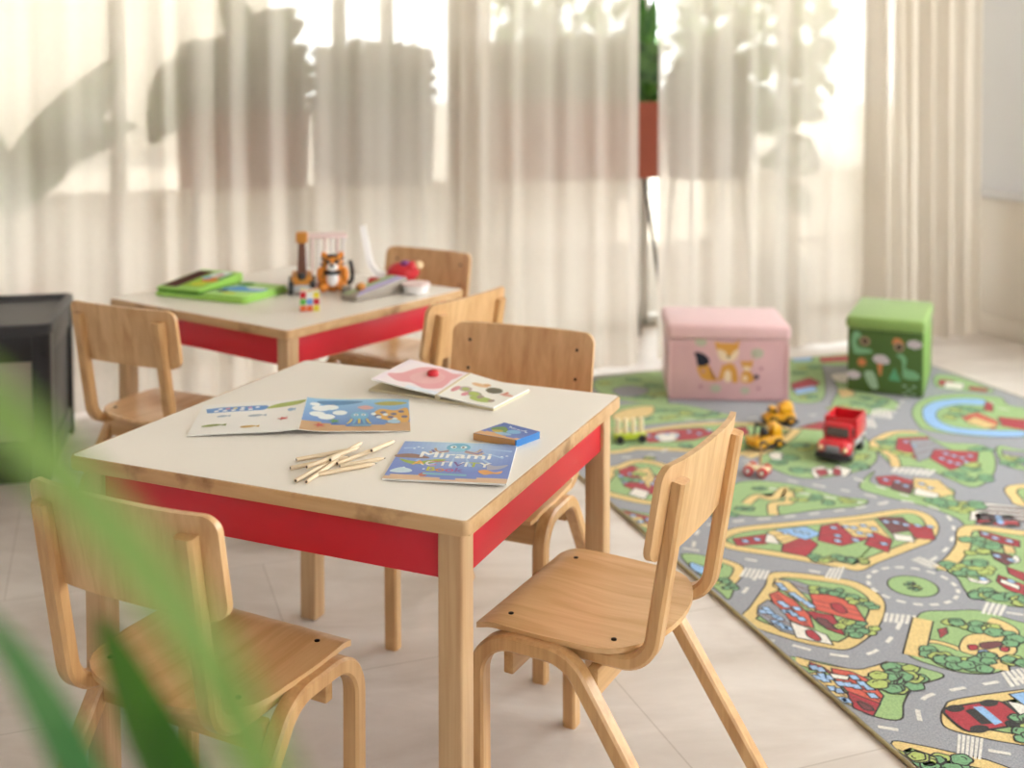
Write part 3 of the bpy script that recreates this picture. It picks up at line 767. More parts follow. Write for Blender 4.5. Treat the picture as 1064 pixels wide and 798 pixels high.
RUG = [
 ('isle',1,[155,2657,245,2704,408,2694,602,2675,763,2674,806,2622,777,2540,698,2466,619,2438,476,2394,404,2368,363,2402,254,2505,162,2589]),
 ('poly','r',[203,2641,309,2639,271,2584,191,2598]),
 ('poly','y',[313,2652,341,2657,381,2573,344,2544,313,2562]),
 ('poly','w',[306,2640,314,2623,301,2572,273,2595]),
 ('poly','r',[308,2564,394,2593,394,2538,324,2481,284,2531]),
 ('poly','b',[341,2657,431,2650,444,2594,382,2575]),
 ('poly','r',[476,2641,560,2643,579,2534,448,2509,411,2559]),
 ('poly','y',[531,2647,638,2632,597,2500,570,2523,516,2552]),
 ('poly','r',[584,2558,597,2500,539,2438,512,2498]),
 ('poly','d',[657,2641,724,2624,697,2538,626,2538]),
 ('poly','w',[626,2532,663,2503,644,2470,607,2496]),
 ('poly','r',[704,2594,749,2534,707,2466,666,2490]),
 ('wins',0,[225,2616,261,2616,355,2629,392,2628,406,2612,499,2619,535,2615,477,2568,551,2601,585,2605,597,2577,660,2609,683,2596,698,2573,725,2557,753,2542,544,2566,560,2543,457,2539,505,2528,561,2484]),
 ('trees',24,[345,2464,366,2441,403,2444,427,2426,453,2412]),
 ('isle',1,[199,2425,325,2347,362,2287,351,2202,264,2107,159,2047,113,2053,47,2121,-7,2226,47,2282,134,2364]),
 ('poly','g',[187,2387,217,2366,268,2272,213,2285,192,2319,173,2381]),
 ('poly','y',[178,2390,199,2363,184,2222,171,2213,165,2243,163,2323,153,2359]),
 ('poly','o',[146,2329,156,2278,149,2203,124,2147,108,2164,95,2197,101,2265,120,2321]),
 ('poly','g',[65,2277,100,2296,103,2259,92,2193,68,2130,49,2155,44,2212,41,2243]),
 ('poly','o',[211,2291,266,2270,275,2206,251,2133,220,2165,179,2218]),
 ('poly','r',[155,2220,198,2182,169,2096,151,2130,148,2158]),
 ('poly','w',[91,2185,131,2109,119,2068,65,2120]),
 ('blob','r',[102,2139,113,2134,110,2100,99,2093,92,2117]),
 ('blob','r',[230,2232,247,2226,239,2188,223,2188,220,2210]),
 ('blob','d',[157,2181,170,2167,169,2124,155,2137,151,2164]),
 ('wins',0,[172,2304,173,2288,174,2274,177,2255,178,2239,122,2273,123,2258,115,2230,108,2234,118,2214,122,2190,73,2219,76,2208,58,2195,62,2184,63,2167,69,2160,73,2259,57,2249,71,2240,140,2237,167,2338,170,2359]),
 ('trees',22,[201,2137,212,2124,235,2121,238,2091,205,2093,283,2256,297,2230,300,2198,278,2279,241,2308,262,2295]),
 ('isle',0,[855,2514,969,2431,1127,2335,777,1995,642,2078,598,2110,570,2172,604,2253,607,2300,589,2311,657,2346,733,2399]),
 ('band',34,[596,2313,662,2344,748,2407,849,2501,963,2425,1087,2363]),
 ('poly','r',[858,2475,877,2451,911,2386,882,2355,851,2399,839,2445]),
 ('poly','w',[627,2250,639,2222,669,2235,667,2213,641,2204,621,2228]),
 ('poly','y',[852,2378,867,2360,844,2327,820,2335]),
 ('poly','r',[710,2234,727,2169,687,2126,672,2165,681,2208]),
 ('poly','w',[698,2214,711,2169,699,2155,686,2200]),
 ('poly','r',[763,2265,777,2223,743,2187,742,2235]),
 ('poly','d',[794,2357,820,2322,813,2286,771,2275,769,2314]),
 ('wins',0,[859,2453,865,2422,886,2394,803,2296,787,2327,713,2197,657,2228]),
 ('trees',30,[598,2167,605,2148,626,2146,643,2119,653,2104,671,2109,805,2421,755,2370,700,2299,638,2320,640,2294,643,2268,813,2378,702,2273]),
 ('blob','w',[821,2309,835,2311,818,2284,797,2279]),
 ('dash',0,[78,2628,157,2734,251,2747,431,2729,637,2723,781,2734,834,2696,859,2623,817,2527,725,2429,644,2376,588,2351]),
 ('dash',0,[50,2629,138,2546,227,2462,312,2379]),
 ('dash',0,[148,2425,77,2360,4,2297]),
 ('dash',0,[-19,2148,33,2098,78,2046,133,2010,199,2018,274,2064,327,2109]),
 ('dash',0,[18,1772,69,1733,92,1705]),
 ('dash',0,[161,1644,207,1607,247,1568]),
 ('dash',0,[106,1763,133,1803,175,1830,234,1834,349,1830,407,1824,486,1814]),
 ('dash',0,[584,2070,613,2046,703,1979]),
 ('ring',0,[472,2255,567,2223,408,2172]),
 ('ring',1,[470,2251,523,2233,435,2206]),
 ('trees',14,[470,2262,479,2243,461,2235]),
 ('cross',4,[341,2404,382,2396,323,2335,295,2361]),
 ('cross',6,[319,2157,380,2120,347,2087,288,2122]),
 ('cross',5,[564,2380,599,2389,615,2327,577,2320]),
 ('cross',4,[578,2129,613,2096,562,2057,524,2084]),
 ('cross',6,[143,1704,180,1676,129,1624,92,1647]),
 ('cross',5,[378,1858,440,1859,429,1808,356,1805]),
 ('cross',6,[139,2472,192,2435,156,2394,100,2432]),
 ('isle',0,[396,2127,467,2116,536,2092,584,2015,673,1949,563,1839,461,1882,378,1863,326,1873,284,1907,249,1980,316,2050]),
 ('band',40,[382,2103,313,2032,254,1971]),
 ('blob','y',[412,2002,448,2007,484,1992,500,1967,489,1938,467,1914,431,1908,399,1919,371,1942,368,1965]),
 ('band',28,[521,2053,533,2029,531,1995,501,1972]),
 ('band',34,[428,1923,406,1895,386,1867]),
 ('band',12,[313,2016,338,2008,358,1982,365,1962]),
 ('blob','r',[395,1970,411,1966,403,1954,387,1954]),
 ('blob','d',[426,1969,469,1963,461,1948,419,1948]),
 ('blob','b',[401,1945,417,1940,409,1925,392,1930]),
 ('blob','r',[455,1941,468,1935,455,1924,447,1930]),
 ('poly','r',[382,2050,402,2051,390,2033,362,2019]),
 ('trees',30,[429,2054,461,2053,473,2029,492,2013,495,1993,291,1969,295,1949,307,1932,318,1915,342,1907,360,1893,387,1905,438,1893,451,1879,494,1955]),
 ('isle',0,[4,2053,54,2010,114,1956,197,1962,249,1910,255,1883,175,1869,116,1827,74,1781,34,1806,18,1847,12,1892,8,1958,6,2026]),
 ('band',26,[6,2040,43,1993,100,1950,147,1948,191,1956]),
 ('poly','o',[60,1981,89,1958,104,1920,94,1860,68,1838,48,1875,39,1894,43,1949]),
 ('poly','r',[38,1893,48,1875,69,1837,32,1807,15,1840,20,1861]),
 ('poly','y',[6,1978,30,1978,35,1943,30,1889,16,1851,-3,1861,5,1913,2,1950]),
 ('poly','r',[31,2016,45,1994,49,1964,36,1980,15,1992]),
 ('poly','w',[45,1965,73,1943,64,1934,40,1950]),
 ('wins',0,[9,1960,20,1948,32,1953,15,1914,22,1903,10,1872,15,1867,41,1925,54,1916,65,1905,82,1936,83,1911,86,1894,75,1866,27,1996,25,1963,35,1985]),
 ('blob','d',[35,1856,45,1838,44,1823,31,1831]),
 ('trees',30,[188,1934,188,1908,211,1913,160,1910,117,1891,123,1873,138,1868,139,1908,120,1915,164,1884]),
 ('blob','w',[180,1940,198,1934,194,1919,176,1919]),
 ('isle',1,[186,1788,226,1802,375,1789,539,1763,330,1559,235,1637,190,1672,142,1723,151,1756]),
 ('car',0,[297,1733,167,1742]),
 ('poly','w',[313,1763,335,1745,339,1692,299,1706]),
 ('poly','b',[336,1783,368,1781,389,1735,335,1745]),
 ('poly','g',[200,1765,304,1763,302,1746,205,1749]),
 ('trees',26,[292,1708,295,1686,259,1663,281,1641]),
 ('isle',1,[8,1717,50,1698,101,1652,142,1612,156,1555,68,1460,-31,1494,-16,1613]),
 ('trees',30,[42,1652,51,1642,66,1634,77,1621,21,1643,13,1681]),
 ('trees',26,[74,1589,95,1564,53,1615,44,1636,32,1653]),
 ('isle',0,[27,2592,88,2560,128,2498,117,2453,76,2407,19,2335,16,2367,14,2463]),
 ('band',22,[91,2554,125,2492,110,2452,67,2410]),
 ('blob','b',[26,2540,44,2509,53,2474,26,2466,13,2505]),
 ('trees',20,[77,2498,53,2414,46,2382,16,2427]),
 ('isle',0,[305,2914,443,3015,572,2954,651,2821,711,2767,659,2735,547,2747,368,2753,280,2799,223,2787]),
 ('band',26,[364,2851,428,2896,460,2862,540,2925,491,2825,437,2823,395,2754]),
 ('trees',24,[522,2831,575,2830,601,2788,648,2778,454,2940,328,2815,563,2896]),
 ('isle',1,[101,3233,230,3305,303,3192,192,2984,119,2928,39,3001,3,3096]),
 ('poly','r',[134,3230,191,3250,227,3122,164,3000,122,3014,93,3094]),
 ('poly','y',[181,3214,231,3217,209,3128,154,3056]),
 ('poly','w',[115,3069,140,3025,105,2979,77,3029]),
 ('wins',0,[117,3178,154,3184,154,3110,181,3083,207,3110,107,3125]),
 ('isle',0,[-15,2936,41,2895,86,2833,54,2696,6,2671,-8,2789]),
 ('poly','r',[2,2918,72,2831,40,2715,23,2730,11,2858]),
 ('poly','y',[2,2892,33,2851,27,2763,8,2799]),
 ('wins',0,[18,2872,20,2825,47,2831,44,2772]),
 ('trees',22,[295,2791,348,2805,272,3303]),
 ('isle',0,[488,4249,607,4276,798,4273,641,3918,590,3849,462,3949,425,4099]),
 ('trees',34,[510,4177,643,4197,665,4093,629,3981,560,3945]),
 ('blob','g',[490,4089,574,4123,624,4044,543,3980,482,3995]),
 ('isle',0,[365,3842,482,3885,640,3832,732,3691,755,3614,613,3621,429,3632,275,3635]),
 ('blob','y',[354,3781,460,3837,538,3827,473,3725,346,3690]),
 ('trees',30,[548,3780,599,3752,627,3710,655,3669,701,3664,531,3680,438,3685]),
 ('isle',1,[258,3527,405,3582,613,3591,802,3527,877,3437,878,3388,729,3300,583,3232,458,3300,332,3368,215,3429]),
 ('poly','r',[355,3541,467,3551,584,3536,604,3457,494,3424,339,3445]),
 ('poly','r',[626,3497,738,3499,709,3422,608,3409]),
 ('wins',0,[371,3512,388,3483,440,3512,463,3481,522,3508,545,3477,595,3498,674,3471]),
 ('blob','w',[403,3515,477,3509,436,3444,385,3447]),
 ('trees',30,[515,3350,561,3352,591,3324,452,3371,663,3345]),
 ('isle',0,[798,3336,896,3416,1024,3462,1082,3354,1011,3139,930,3033,818,2980,646,2981,595,3106,617,3196]),
 ('band',30,[577,3209,687,3257,791,3325,896,3416]),
 ('poly','r',[904,3428,1024,3462,1065,3423,971,3381]),
 ('poly','w',[703,3046,756,3060,758,3020,804,3044,823,2998,771,2954,737,2988,675,2971]),
 ('poly','r',[716,3034,750,3030,731,2990,697,2983]),
 ('poly','r',[781,3032,792,3016,765,2971,744,2978]),
 ('trees',36,[689,3163,807,3230,644,3137,663,3052,922,3085,864,3023,794,3256,984,3237]),
 ('blob','w',[661,3214,701,3218,694,3170,648,3156]),
 ('cross',5,[1162,3467,1225,3436,1170,3338,1104,3385]),
 ('dash',0,[120,3375,260,3308,396,3237,612,3156]),
 ('dash',0,[280,3754,485,3685,681,3598,898,3577,1075,3538]),
 ('dash',0,[495,2941,605,2834,710,2732,763,2747,714,2832,603,2959,541,3016]),
 ('dash',0,[786,2934,838,2773,908,2617]),
 ('isle',0,[1356,4228,1519,4248,1383,3981,1187,3705,1070,3716,1140,3870]),
 ('poly','r',[1205,3943,1327,4000,1324,3922,1223,3842,1148,3837]),
 ('poly','b',[1164,3862,1272,3888,1247,3822,1140,3797]),
 ('trees',34,[1387,4153,1436,4136,1316,4072,1144,3749,1187,3746]),
 ('isle',0,[1451,4379,1775,4334,1634,4135,1495,4167,1395,4290]),
 ('poly','b',[1435,4322,1535,4319,1494,4241,1412,4254]),
 ('poly','r',[1561,4280,1708,4269,1651,4188,1519,4203]),
 ('isle',0,[1435,3990,1537,3997,1418,3777,1448,3617,1366,3505,1186,3501,1171,3614,1331,3806]),
 ('blob','w',[1442,4015,1537,3997,1461,3889,1399,3910]),
 ('poly','y',[1328,3807,1406,3812,1336,3713,1276,3704]),
 ('trees',34,[1378,3670,1387,3609,1226,3607,1285,3615,1326,3573,1173,3581]),
 ('cross',5,[1309,3551,1357,3508,1286,3415,1229,3465]),
 ('isle',0,[1422,3475,1568,3594,1738,3608,1853,3522,1815,3437,1838,3373,2020,3205,1813,3003,1579,3092,1437,3149,1322,3253,1334,3333]),
 ('blob','b',[1465,3471,1575,3546,1692,3553,1771,3514,1725,3450,1639,3490,1518,3453,1434,3350,1437,3249,1547,3178,1625,3142,1585,3099,1476,3135,1376,3216,1368,3321]),
 ('poly','o',[1543,3365,1630,3373,1621,3261,1547,3197,1510,3274]),
 ('poly','r',[1762,3483,1765,3454,1690,3369,1680,3399]),
 ('poly','r',[1664,3309,1726,3251,1704,3159,1639,3157,1601,3218]),
 ('poly','y',[1581,3336,1587,3223,1527,3214,1513,3298]),
 ('trees',34,[1560,3439,1553,3388,1635,3442,1478,3361,1631,3416]),
 ('isle',0,[1860,3875,1912,3816,1905,3613,1843,3597,1734,3695,1768,3786]),
 ('poly','r',[1812,3804,1853,3770,1780,3705,1751,3740]),
 ('poly','w',[1814,3770,1862,3722,1793,3651,1745,3698]),
 ('poly','r',[1856,3679,1898,3628,1862,3597,1815,3643]),
 ('dash',0,[1280,3417,1460,3585,1575,3663,1680,3676]),
 ('dash',0,[1777,3478,1748,3403,1771,3368]),
 ('isle',0,[1053,3205,1198,3286,1277,3259,1278,3138,1383,3067,1333,2955,1208,2822,1082,2754,1060,2834,1053,2936,996,2979,969,2980]),
 ('band',28,[973,2979,1027,3070,1037,3174,1090,3229,1194,3277,1271,3252]),
 ('poly','r',[1165,3221,1264,3197,1237,3107,1081,3011,1083,3124]),
 ('poly','g',[1190,3190,1257,3172,1247,3060,1069,2994]),
 ('poly','r',[1199,3076,1320,3014,1231,2920,1115,2900,1131,3014]),
 ('wins',0,[1207,3031,1218,3006,1229,2981,1267,2989,1166,2962,1177,2938,1214,2945,1162,2996,1163,3176,1161,3132]),
 ('trees',34,[1113,2862,1174,2880,1224,2902,1158,2809,1100,2810,1034,3153,1099,3198,1347,3026,1071,3077]),
 ('cross',7,[969,2980,1079,2912,1019,2874,925,2944]),
 ('isle',0,[886,2969,811,2889,859,2819,1006,2769,953,2684,1029,2635,969,2590,849,2499,867,2568,842,2671,771,2796,761,2869]),
 ('poly','r',[854,2919,916,2913,942,2852,875,2802,829,2864]),
 ('poly','d',[880,2865,926,2832,861,2766,835,2816]),
 ('poly','y',[960,2875,1019,2837,984,2724,906,2716,904,2803]),
 ('poly','w',[910,2801,939,2739,913,2707,872,2762]),
 ('wins',0,[868,2888,891,2862,892,2825,949,2824,950,2788]),
 ('trees',34,[951,2651,973,2627,908,2649,930,2610,896,2686]),
 ('poly','w',[996,2655,1098,2571,1210,2486,1141,2417,1021,2488,890,2547]),
 ('car',0,[1004,2494,916,2554]),
 ('poly','g',[990,2630,1204,2494,1194,2485,979,2621]),
 ('poly','g',[971,2604,1183,2473,1173,2464,961,2595]),
 ('poly','g',[953,2579,1162,2452,1153,2443,943,2570]),
 ('poly','g',[935,2553,1142,2432,1133,2423,925,2545]),
 ('isle',0,[1427,3043,1478,2982,1646,2841,1496,2695,1333,2826,1324,2909]),
 ('poly','g',[1410,3005,1462,2966,1447,2887,1361,2856,1358,2938]),
 ('trees',30,[1389,2928,1384,2888,1322,2889]),
 ('isle',1,[1163,2716,1241,2726,1440,2641,1285,2490,1108,2582,1117,2645]),
]

# ------------------------------------------------------------------ rug
RA = math.radians(18.6); RX, RY = Vector((math.cos(RA), math.sin(RA), 0)), Vector((-math.sin(RA), math.cos(RA), 0))
RU, RV0, RV1 = 1.940, 1.30, 4.305
def RP(u, v, z=0.0): return RX*(u+1.305) + RY*v + Vector((0, 0, z))
root = thing('road_map_rug', 'grey play rug printed with roads, houses and green islands', 'rug', RP(0, RV0), RA)
bm = bmesh.new(); rprism(bm, rrect(.004, RU-.004, .004, RV1-RV0-.004, .02), .0005, .0080, bev=.002); obj('pile', bm, M['rug_base'], root)
bm = bmesh.new()
loop = rrect(0, RU, 0, RV1-RV0, .024, 5); k = len(loop); rings = []
for i, p in enumerate(loop):
    a, b = loop[i-1], loop[(i+1) % k]; t = Vector((b[0]-a[0], b[1]-a[1], 0)).normalized(); nn = Vector((t.y, -t.x, 0))
    rings.append([bm.verts.new(Vector((p[0], p[1], .0052)) + nn*(.0042*math.cos(q)) + Vector((0, 0, .0042*math.sin(q)))) for q in [2*PI*j/8 for j in range(8)]])
for i in range(k):
    a, b = rings[i], rings[(i+1) % k]
    for j in range(8): bm.faces.new((a[j], a[(j+1) % 8], b[(j+1) % 8], b[j]))
obj('binding', bm, M['binding'], root)
pr = Print(lambda u, v, h: (u, v-RV0, .0081+h))
BX = (.006, RU-.006, RV0+.006, RV1-.006)
rnd = random.Random(4)
pr.poly([(BX[0], BX[2]), (BX[1], BX[2]), (BX[1], BX[3]), (BX[0], BX[3])], 'road', z=0)
class Lay:
    def __init__(s, z): s.z, s.k = z, 0
    def __call__(s): s.k += 1; return s.z + (s.k % 40)*6e-6
def pp(pts, c, z): pr.poly(pts, c, z=z, box=BX)
def lump(x, y, r, col, z, n=22):
    ph = rnd.uniform(0, 6)
    o = [(x + r*(1+.16*abs(math.sin(2.5*t+ph)))*math.cos(t), y + r*.85*(1+.16*abs(math.sin(2.5*t+ph)))*math.sin(t)) for t in [2*PI*i/n for i in range(n)]]
    pp(o, 'k', z); pp(grow(o, -.0035), col, z+3e-6)
    a = rnd.uniform(0, 6)
    pp(strip([(x+r*.5*math.cos(a+q), y+r*.45*math.sin(a+q)) for q in (0, .5, 1, 1.5)], .003), 'k', z+6e-6)
RUG += [('isle', 1, [60, 3420, 230, 3380, 330, 3460, 300, 3640, 120, 3680, 50, 3560]), ('isle', 0, [80, 3820, 300, 3780, 380, 3900, 300, 4080, 120, 4120, 60, 3980]),
        ('isle', 1, [60, 3060, 180, 3040, 250, 3120, 230, 3230, 100, 3260]), ('trees', 26, [120, 3500, 170, 3520, 230, 3560, 150, 3900, 220, 3960, 260, 3920, 130, 3140, 170, 3180]),
        ('poly', 'r', [140, 3570, 230, 3600, 220, 3640, 140, 3630]), ('dash', 0, [30, 3340, 160, 3320, 300, 3330, 420, 3400]), ('dash', 0, [30, 3750, 200, 3730, 380, 3740])]
kk = 0
for kind, arg, flat in RUG:
    pts = [(flat[i]/1000, flat[i+1]/1000) for i in range(0, len(flat), 2)]
    kk += 1; e = (kk % 60)*4e-6
    if kind == 'isle':
        o = smooth_loop(pts, 5)
        pp(grow(o, .004), 'k', .0001+e*.1)
        if arg:
            pp(o, 'y', .0002+e*.1); pp(grow(o, -.030), 'k', .0003+e*.1); pp(grow(o, -.0345), 'lawn', .0004+e*.1)
        else: pp(o, 'lawn', .0004+e*.1)
    elif kind == 'band':
        o = smooth_line(pts, 5); pp(strip(o, arg/1000+.008), 'k', .0005+e); pp(strip(o, arg/1000), 'y', .0005+e+3e-6)
    elif kind in ('poly', 'blob'):
        o = smooth_loop(pts, 4) if kind == 'blob' else pts
        pp(grow(o, .0035), 'k', .0008+e*2); pp(o, arg, .0008+e*2+4e-6)
        if kind == 'poly' and arg in 'royg' and len(pts) >= 4:      # storey lines on the printed houses
            for s in (.34, .67):
                a = [pts[0][i]*(1-s)+pts[-1][i]*s for i in (0, 1)]; m = len(pts)//2
                b = [pts[m-1][i]*(1-s)+pts[m][i]*s for i in (0, 1)]
                pp(strip([a, b], .003), 'd', .0008+e*2+6e-6)
    elif kind == 'wins':
        for x, y in pts:
            a = .5; w, h = .0075, .011
            q = [(x-w, y-h*.5), (x+w*.7, y-h), (x+w, y+h*.5), (x-w*.7, y+h)]
            pp(grow(q, .003), 'k', .00135); pp(q, 'win', .00137)
    elif kind == 'trees':
        for i, (x, y) in enumerate(pts):
            r = arg/1000*.92
            for j in range(3):
                lump(x+rnd.uniform(-.5, .5)*r*1.5, y+rnd.uniform(-.4, .4)*r*1.5, r*rnd.uniform(.6, .85), 'bush' if (i+kk) % 3 else 'olive', .0014+(i % 9)*3e-5+j*9e-6)
    elif kind == 'dash':
        o = smooth_line(pts, 12); acc = 0; seg = [o[0]]
        for a, b in zip(o, o[1:]):
            L = math.hypot(b[0]-a[0], b[1]-a[1]); nst = max(1, int(L/.006))
            for q in range(nst):
                s = (q+1)/nst; acc += L/nst
                if acc % .078 < .042: seg.append((a[0]+(b[0]-a[0])*s, a[1]+(b[1]-a[1])*s))
                else:
                    if len(seg) > 3: pp(strip(seg, .0095), 'dash', .0006)
                    seg = []
    elif kind == 'ring':
        c, ex, ey = pts; a = math.hypot(ex[0]-c[0], ex[1]-c[1]); b = math.hypot(ey[0]-c[0], ey[1]-c[1]); r = (a+b)/2
        if arg == 0:
            for i in range(17):
                t0 = 2*PI*i/17
                pp(strip([(c[0]+r*math.cos(t), c[1]+r*math.sin(t)) for t in (t0, t0+.07, t0+.14, t0+.21)], .010), 'dash', .0006)
        else:
            for rr, cc, zz in ((r+.004, 'k', .0004), (r, 'lawn', .00042)): pp([(c[0]+rr*math.cos(t), c[1]+rr*math.sin(t)) for t in [2*PI*i/30 for i in range(30)]], cc, zz)
    elif kind == 'cross':
        A, B, C_, D_ = pts
        for i in range(arg):
            s0, s1 = (i+.12)/arg, (i+.80)/arg
            f = lambda P, Q, s: (P[0]+(Q[0]-P[0])*s, P[1]+(Q[1]-P[1])*s)
            pp([f(A, B, s0), f(A, B, s1), f(D_, C_, s1), f(D_, C_, s0)], 'dash', .00065)
    elif kind == 'car':
        a, b = Vector(pts[0]), Vector(pts[1]); d = (b-a); L = d.length; d.normalize(); s = Vector((-d.y, d.x)); w = .036
        f = lambda x, y: tuple(a + d*(x*L) + s*(y*w))
        o = smooth_loop([f(0, -.5), f(.05, -1), f(.3, -1.1), f(.7, -1.1), f(.95, -1), f(1, -.4), f(1, .4), f(.95, 1), f(.7, 1.1), f(.3, 1.1), f(.05, 1), f(0, .5)], 3)
        pp(grow(o, .006), 'k', .0012); pp(o, 'r', .00122)
        pp([f(.35, -.8), f(.5, -.9), f(.5, .9), f(.35, .8)], 'b', .00126); pp([f(.5, -.75), f(.68, -.7), f(.68, .7), f(.5, .75)], 'k', .00126)
        for x in (.2, .78):
            for y in (-1.0, 1.0): pr.ell(*f(x, y), .02, .012, 'k', z=.00128)
pr.build('road_map_print', M['rug_print'], root)

# ------------------------------------------------------------------ storage boxes
def local(o, x, y): return o

def storage_box(name, label, loc, rz, W, D, Hh, lid, mbody, mlid, mside=None):
    root = thing(name, label, 'storage box', loc, rz)
    bm = bmesh.new(); box(bm, -W/2, W/2, -D/2, D/2, 0, Hh-lid+.002, bev=.008, seg=3); obj('body', bm, mbody, root)
    if mside: 
        bm = bmesh.new(); box(bm, W/2-.002, W/2+.0015, -D/2+.006, D/2-.006, .004, Hh-lid, bev=.001); obj('side_panel', bm, mside, root)
    o = .008
    bm = bmesh.new(); box(bm, -W/2-o, W/2+o, -D/2-o, D/2+o, Hh-lid, Hh, bev=min(.018, lid*.4), seg=4); obj('lid', bm, mlid, root)
    return root
pk = storage_box('pink_storage_box', 'pink fabric storage box with a fox print and padded lid, on the rug', (.832, 4.455, .0103), math.radians(-4), .450, .34, .292, .062, M['pink'], M['pinklid'])
bm = bmesh.new()
for sx in (-1, 1): tube(bm, [(sx*.222, -.1715, .008), (sx*.222, -.1715, .228)], .004, 8)
obj('piping', bm, M['pinklid'], pk)
pf = Print(lambda x, y, h: (x, -.1704-h, y), 4e-5)
fox, cream, navy, mint, mauve = '#d39a4c', '#e6cfae', '#2b2c39', '#b6b7a0', '#b98c8e'
X = lambda q: [((a-520)/780*.455*1.02, (735-b)/395*.245+.004) for a, b in q]     # shapes of the fox print
pf.poly(smooth_loop(X([(325, 530), (335, 580), (370, 615), (450, 615), (490, 560), (505, 515), (545, 510), (570, 545), (580, 620), (545, 625), (535, 560), (515, 550), (490, 600), (440, 620), (400, 575), (395, 520)]), 4), fox)
pf.poly(X([(480, 520), (560, 520), (578, 618), (540, 618), (535, 565), (505, 560), (485, 610), (455, 612)]), fox)
pf.ell(*X([(515, 590)])[0], .014, .024, cream)
pf.poly(smooth_loop(X([(305, 445), (355, 450), (400, 490), (385, 520), (330, 530), (315, 480)]), 4), navy)
pf.poly(X([(430, 375), (470, 385), (560, 385), (590, 355), (580, 430), (540, 470), (520, 478), (490, 468), (445, 430)]), fox)
pf.poly(smooth_loop(X([(450, 425), (500, 440), (520, 475), (560, 430), (585, 430), (570, 480), (520, 500), (465, 485)]), 3), cream)
pf.ell(*X([(520, 470)])[0], .006, .004, navy); pf.poly(X([(505, 400), (535, 400), (524, 440), (516, 440)]), fox)
pf.poly(X([(595, 490), (620, 495), (650, 495), (675, 485), (668, 530), (640, 550), (610, 535)]), fox)
pf.ell(*X([(635, 540)])[0], .014, .009, cream)
pf.poly(smooth_loop(X([(610, 560), (660, 560), (680, 610), (650, 628), (600, 620)]), 4), fox)
pf.ell(*X([(625, 600)])[0], .009, .012, cream); pf.ell(*X([(695, 590)])[0], .011, .009, navy, rot=.5)
for a, b, r in ((345, 380, .018), (700, 445, .020), (440, 665, .016), (625, 675, .014)):
    x, y = X([(a, b)])[0]
    for q in (-.6, .6): pf.ell(x+q*r, y, r*.6, r*.8, mint)
    pf.ell(x, y, r*.8, r, mint)
for a, b in ((345, 655), (710, 660), (725, 540), (360, 560)): pf.ell(*X([(a, b)])[0], .007, .008, mauve)
pf.build('fox_print', M['cloth_ink'], pk)

gb = storage_box('green_storage_box', 'green fabric storage box with a dinosaur print and eye holes, on the rug', (1.53, 4.575, .0103), math.radians(-24), .280, .430, .296, .052, M['green_dark'], M['green_lid'], M['green_side'])
pf = Print(lambda x, y, h: (x, -.2154-h, y), 4e-5)
X = lambda q: [((a-372)/420*.262, (700-b)/405*.25+.003) for a, b in q]
teal, pale, org, lil = '#7fae86', '#9cb79a', '#cf8455', '#c9bcc4'
pf.poly(smooth_loop(X([(180, 330), (205, 320), (230, 345), (200, 380), (215, 420), (280, 430), (295, 450), (200, 465), (180, 440), (172, 380)]), 4), teal)
pf.poly(smooth_loop(X([(440, 450), (480, 445), (500, 480), (495, 530), (550, 545), (578, 575), (560, 595), (485, 590), (478, 530), (470, 480)]), 4), teal)
pf.poly(smooth_loop(X([(250, 580), (290, 565), (315, 590), (330, 640), (335, 670), (300, 680), (270, 640)]), 4), pale)
pf.poly(X([(395, 610), (430, 530), (468, 615)]), '#5ea078')
pf.poly(smooth_loop(X([(300, 490), (320, 460), (370, 460), (400, 490), (390, 512), (330, 512)]), 4), lil)
pf.poly(X([(325, 515), (360, 515), (352, 590), (340, 590)]), org)
x, y = X([(235, 515)])[0]
pf.poly([(x + (.021 if i % 2 else .012)*math.cos(i*PI/8), y + (.021 if i % 2 else .012)*math.sin(i*PI/8)) for i in range(16)], org)
for a, b, r in ((545, 375, .020), (185, 600, .020)):
    x, y = X([(a, b)])[0]
    for q in (-.8, 0, .8): pf.ell(x+q*r*.8, y, r*.7, r*(.9 if q == 0 else .7), lil)
pf.poly(smooth_loop(X([(415, 380), (430, 345), (465, 350), (485, 385), (450, 390)]), 4), org)
for a, b in ((490, 640), (490, 690), (545, 640), (545, 690), (517, 665)): pf.ell(*X([(a, b)])[0], .008, .004, pale)
for a, b in ((252, 380), (455, 400)):
    x, y = X([(a, b)])[0]
    pf.ell(x, y, .0205, .0185, '#8a7260'); pf.ell(x, y, .0165, .0145, '#b3987e'); pf.ell(x, y, .0115, .010, '#15110f')
pf.build('dinosaur_print', M['cloth_ink'], gb)
pf = Print(lambda x, y, h: (.1368+h, x, y), 4e-5)
for x, y, a, b, c in ((-.07, .08, .018, .06, '#d9d6cf'), (-.02, .17, .02, .035, '#cfd8c8'), (.06, .12, .016, .04, '#6d9b70'), (.05, .2, .015, .015, org), (-.09, .2, .012, .02, teal)):
    pf.ell(x, y, a, b, c)
pf.build('side_print', M['cloth_ink'], gb)

# ------------------------------------------------------------------ toys on the rug
def wheels(root, xs, ys, r, w, m, hub=None):
    for x in xs:
        for y in ys:
            bm = bmesh.new(); lathe(bm, [(r*.5, -w/2), (r*.92, -w/2), (r, -w/2+.12*w), (r, w/2-.12*w), (r*.92, w/2), (r*.5, w/2)], (x, y, r), n=20, axis='y')
            wh = obj('wheel', bm, m, root)
            if hub:
                s = 1 if y > 0 else -1
                bm = bmesh.new(); lathe(bm, [(r*.48, -.002), (r*.48, .0015), (r*.3, .003)] if s > 0 else [(r*.3, -.003), (r*.48, -.0015), (r*.48, .002)], (x, y+s*w/2, r), n=14, axis='y'); obj('hub', bm, hub, wh)

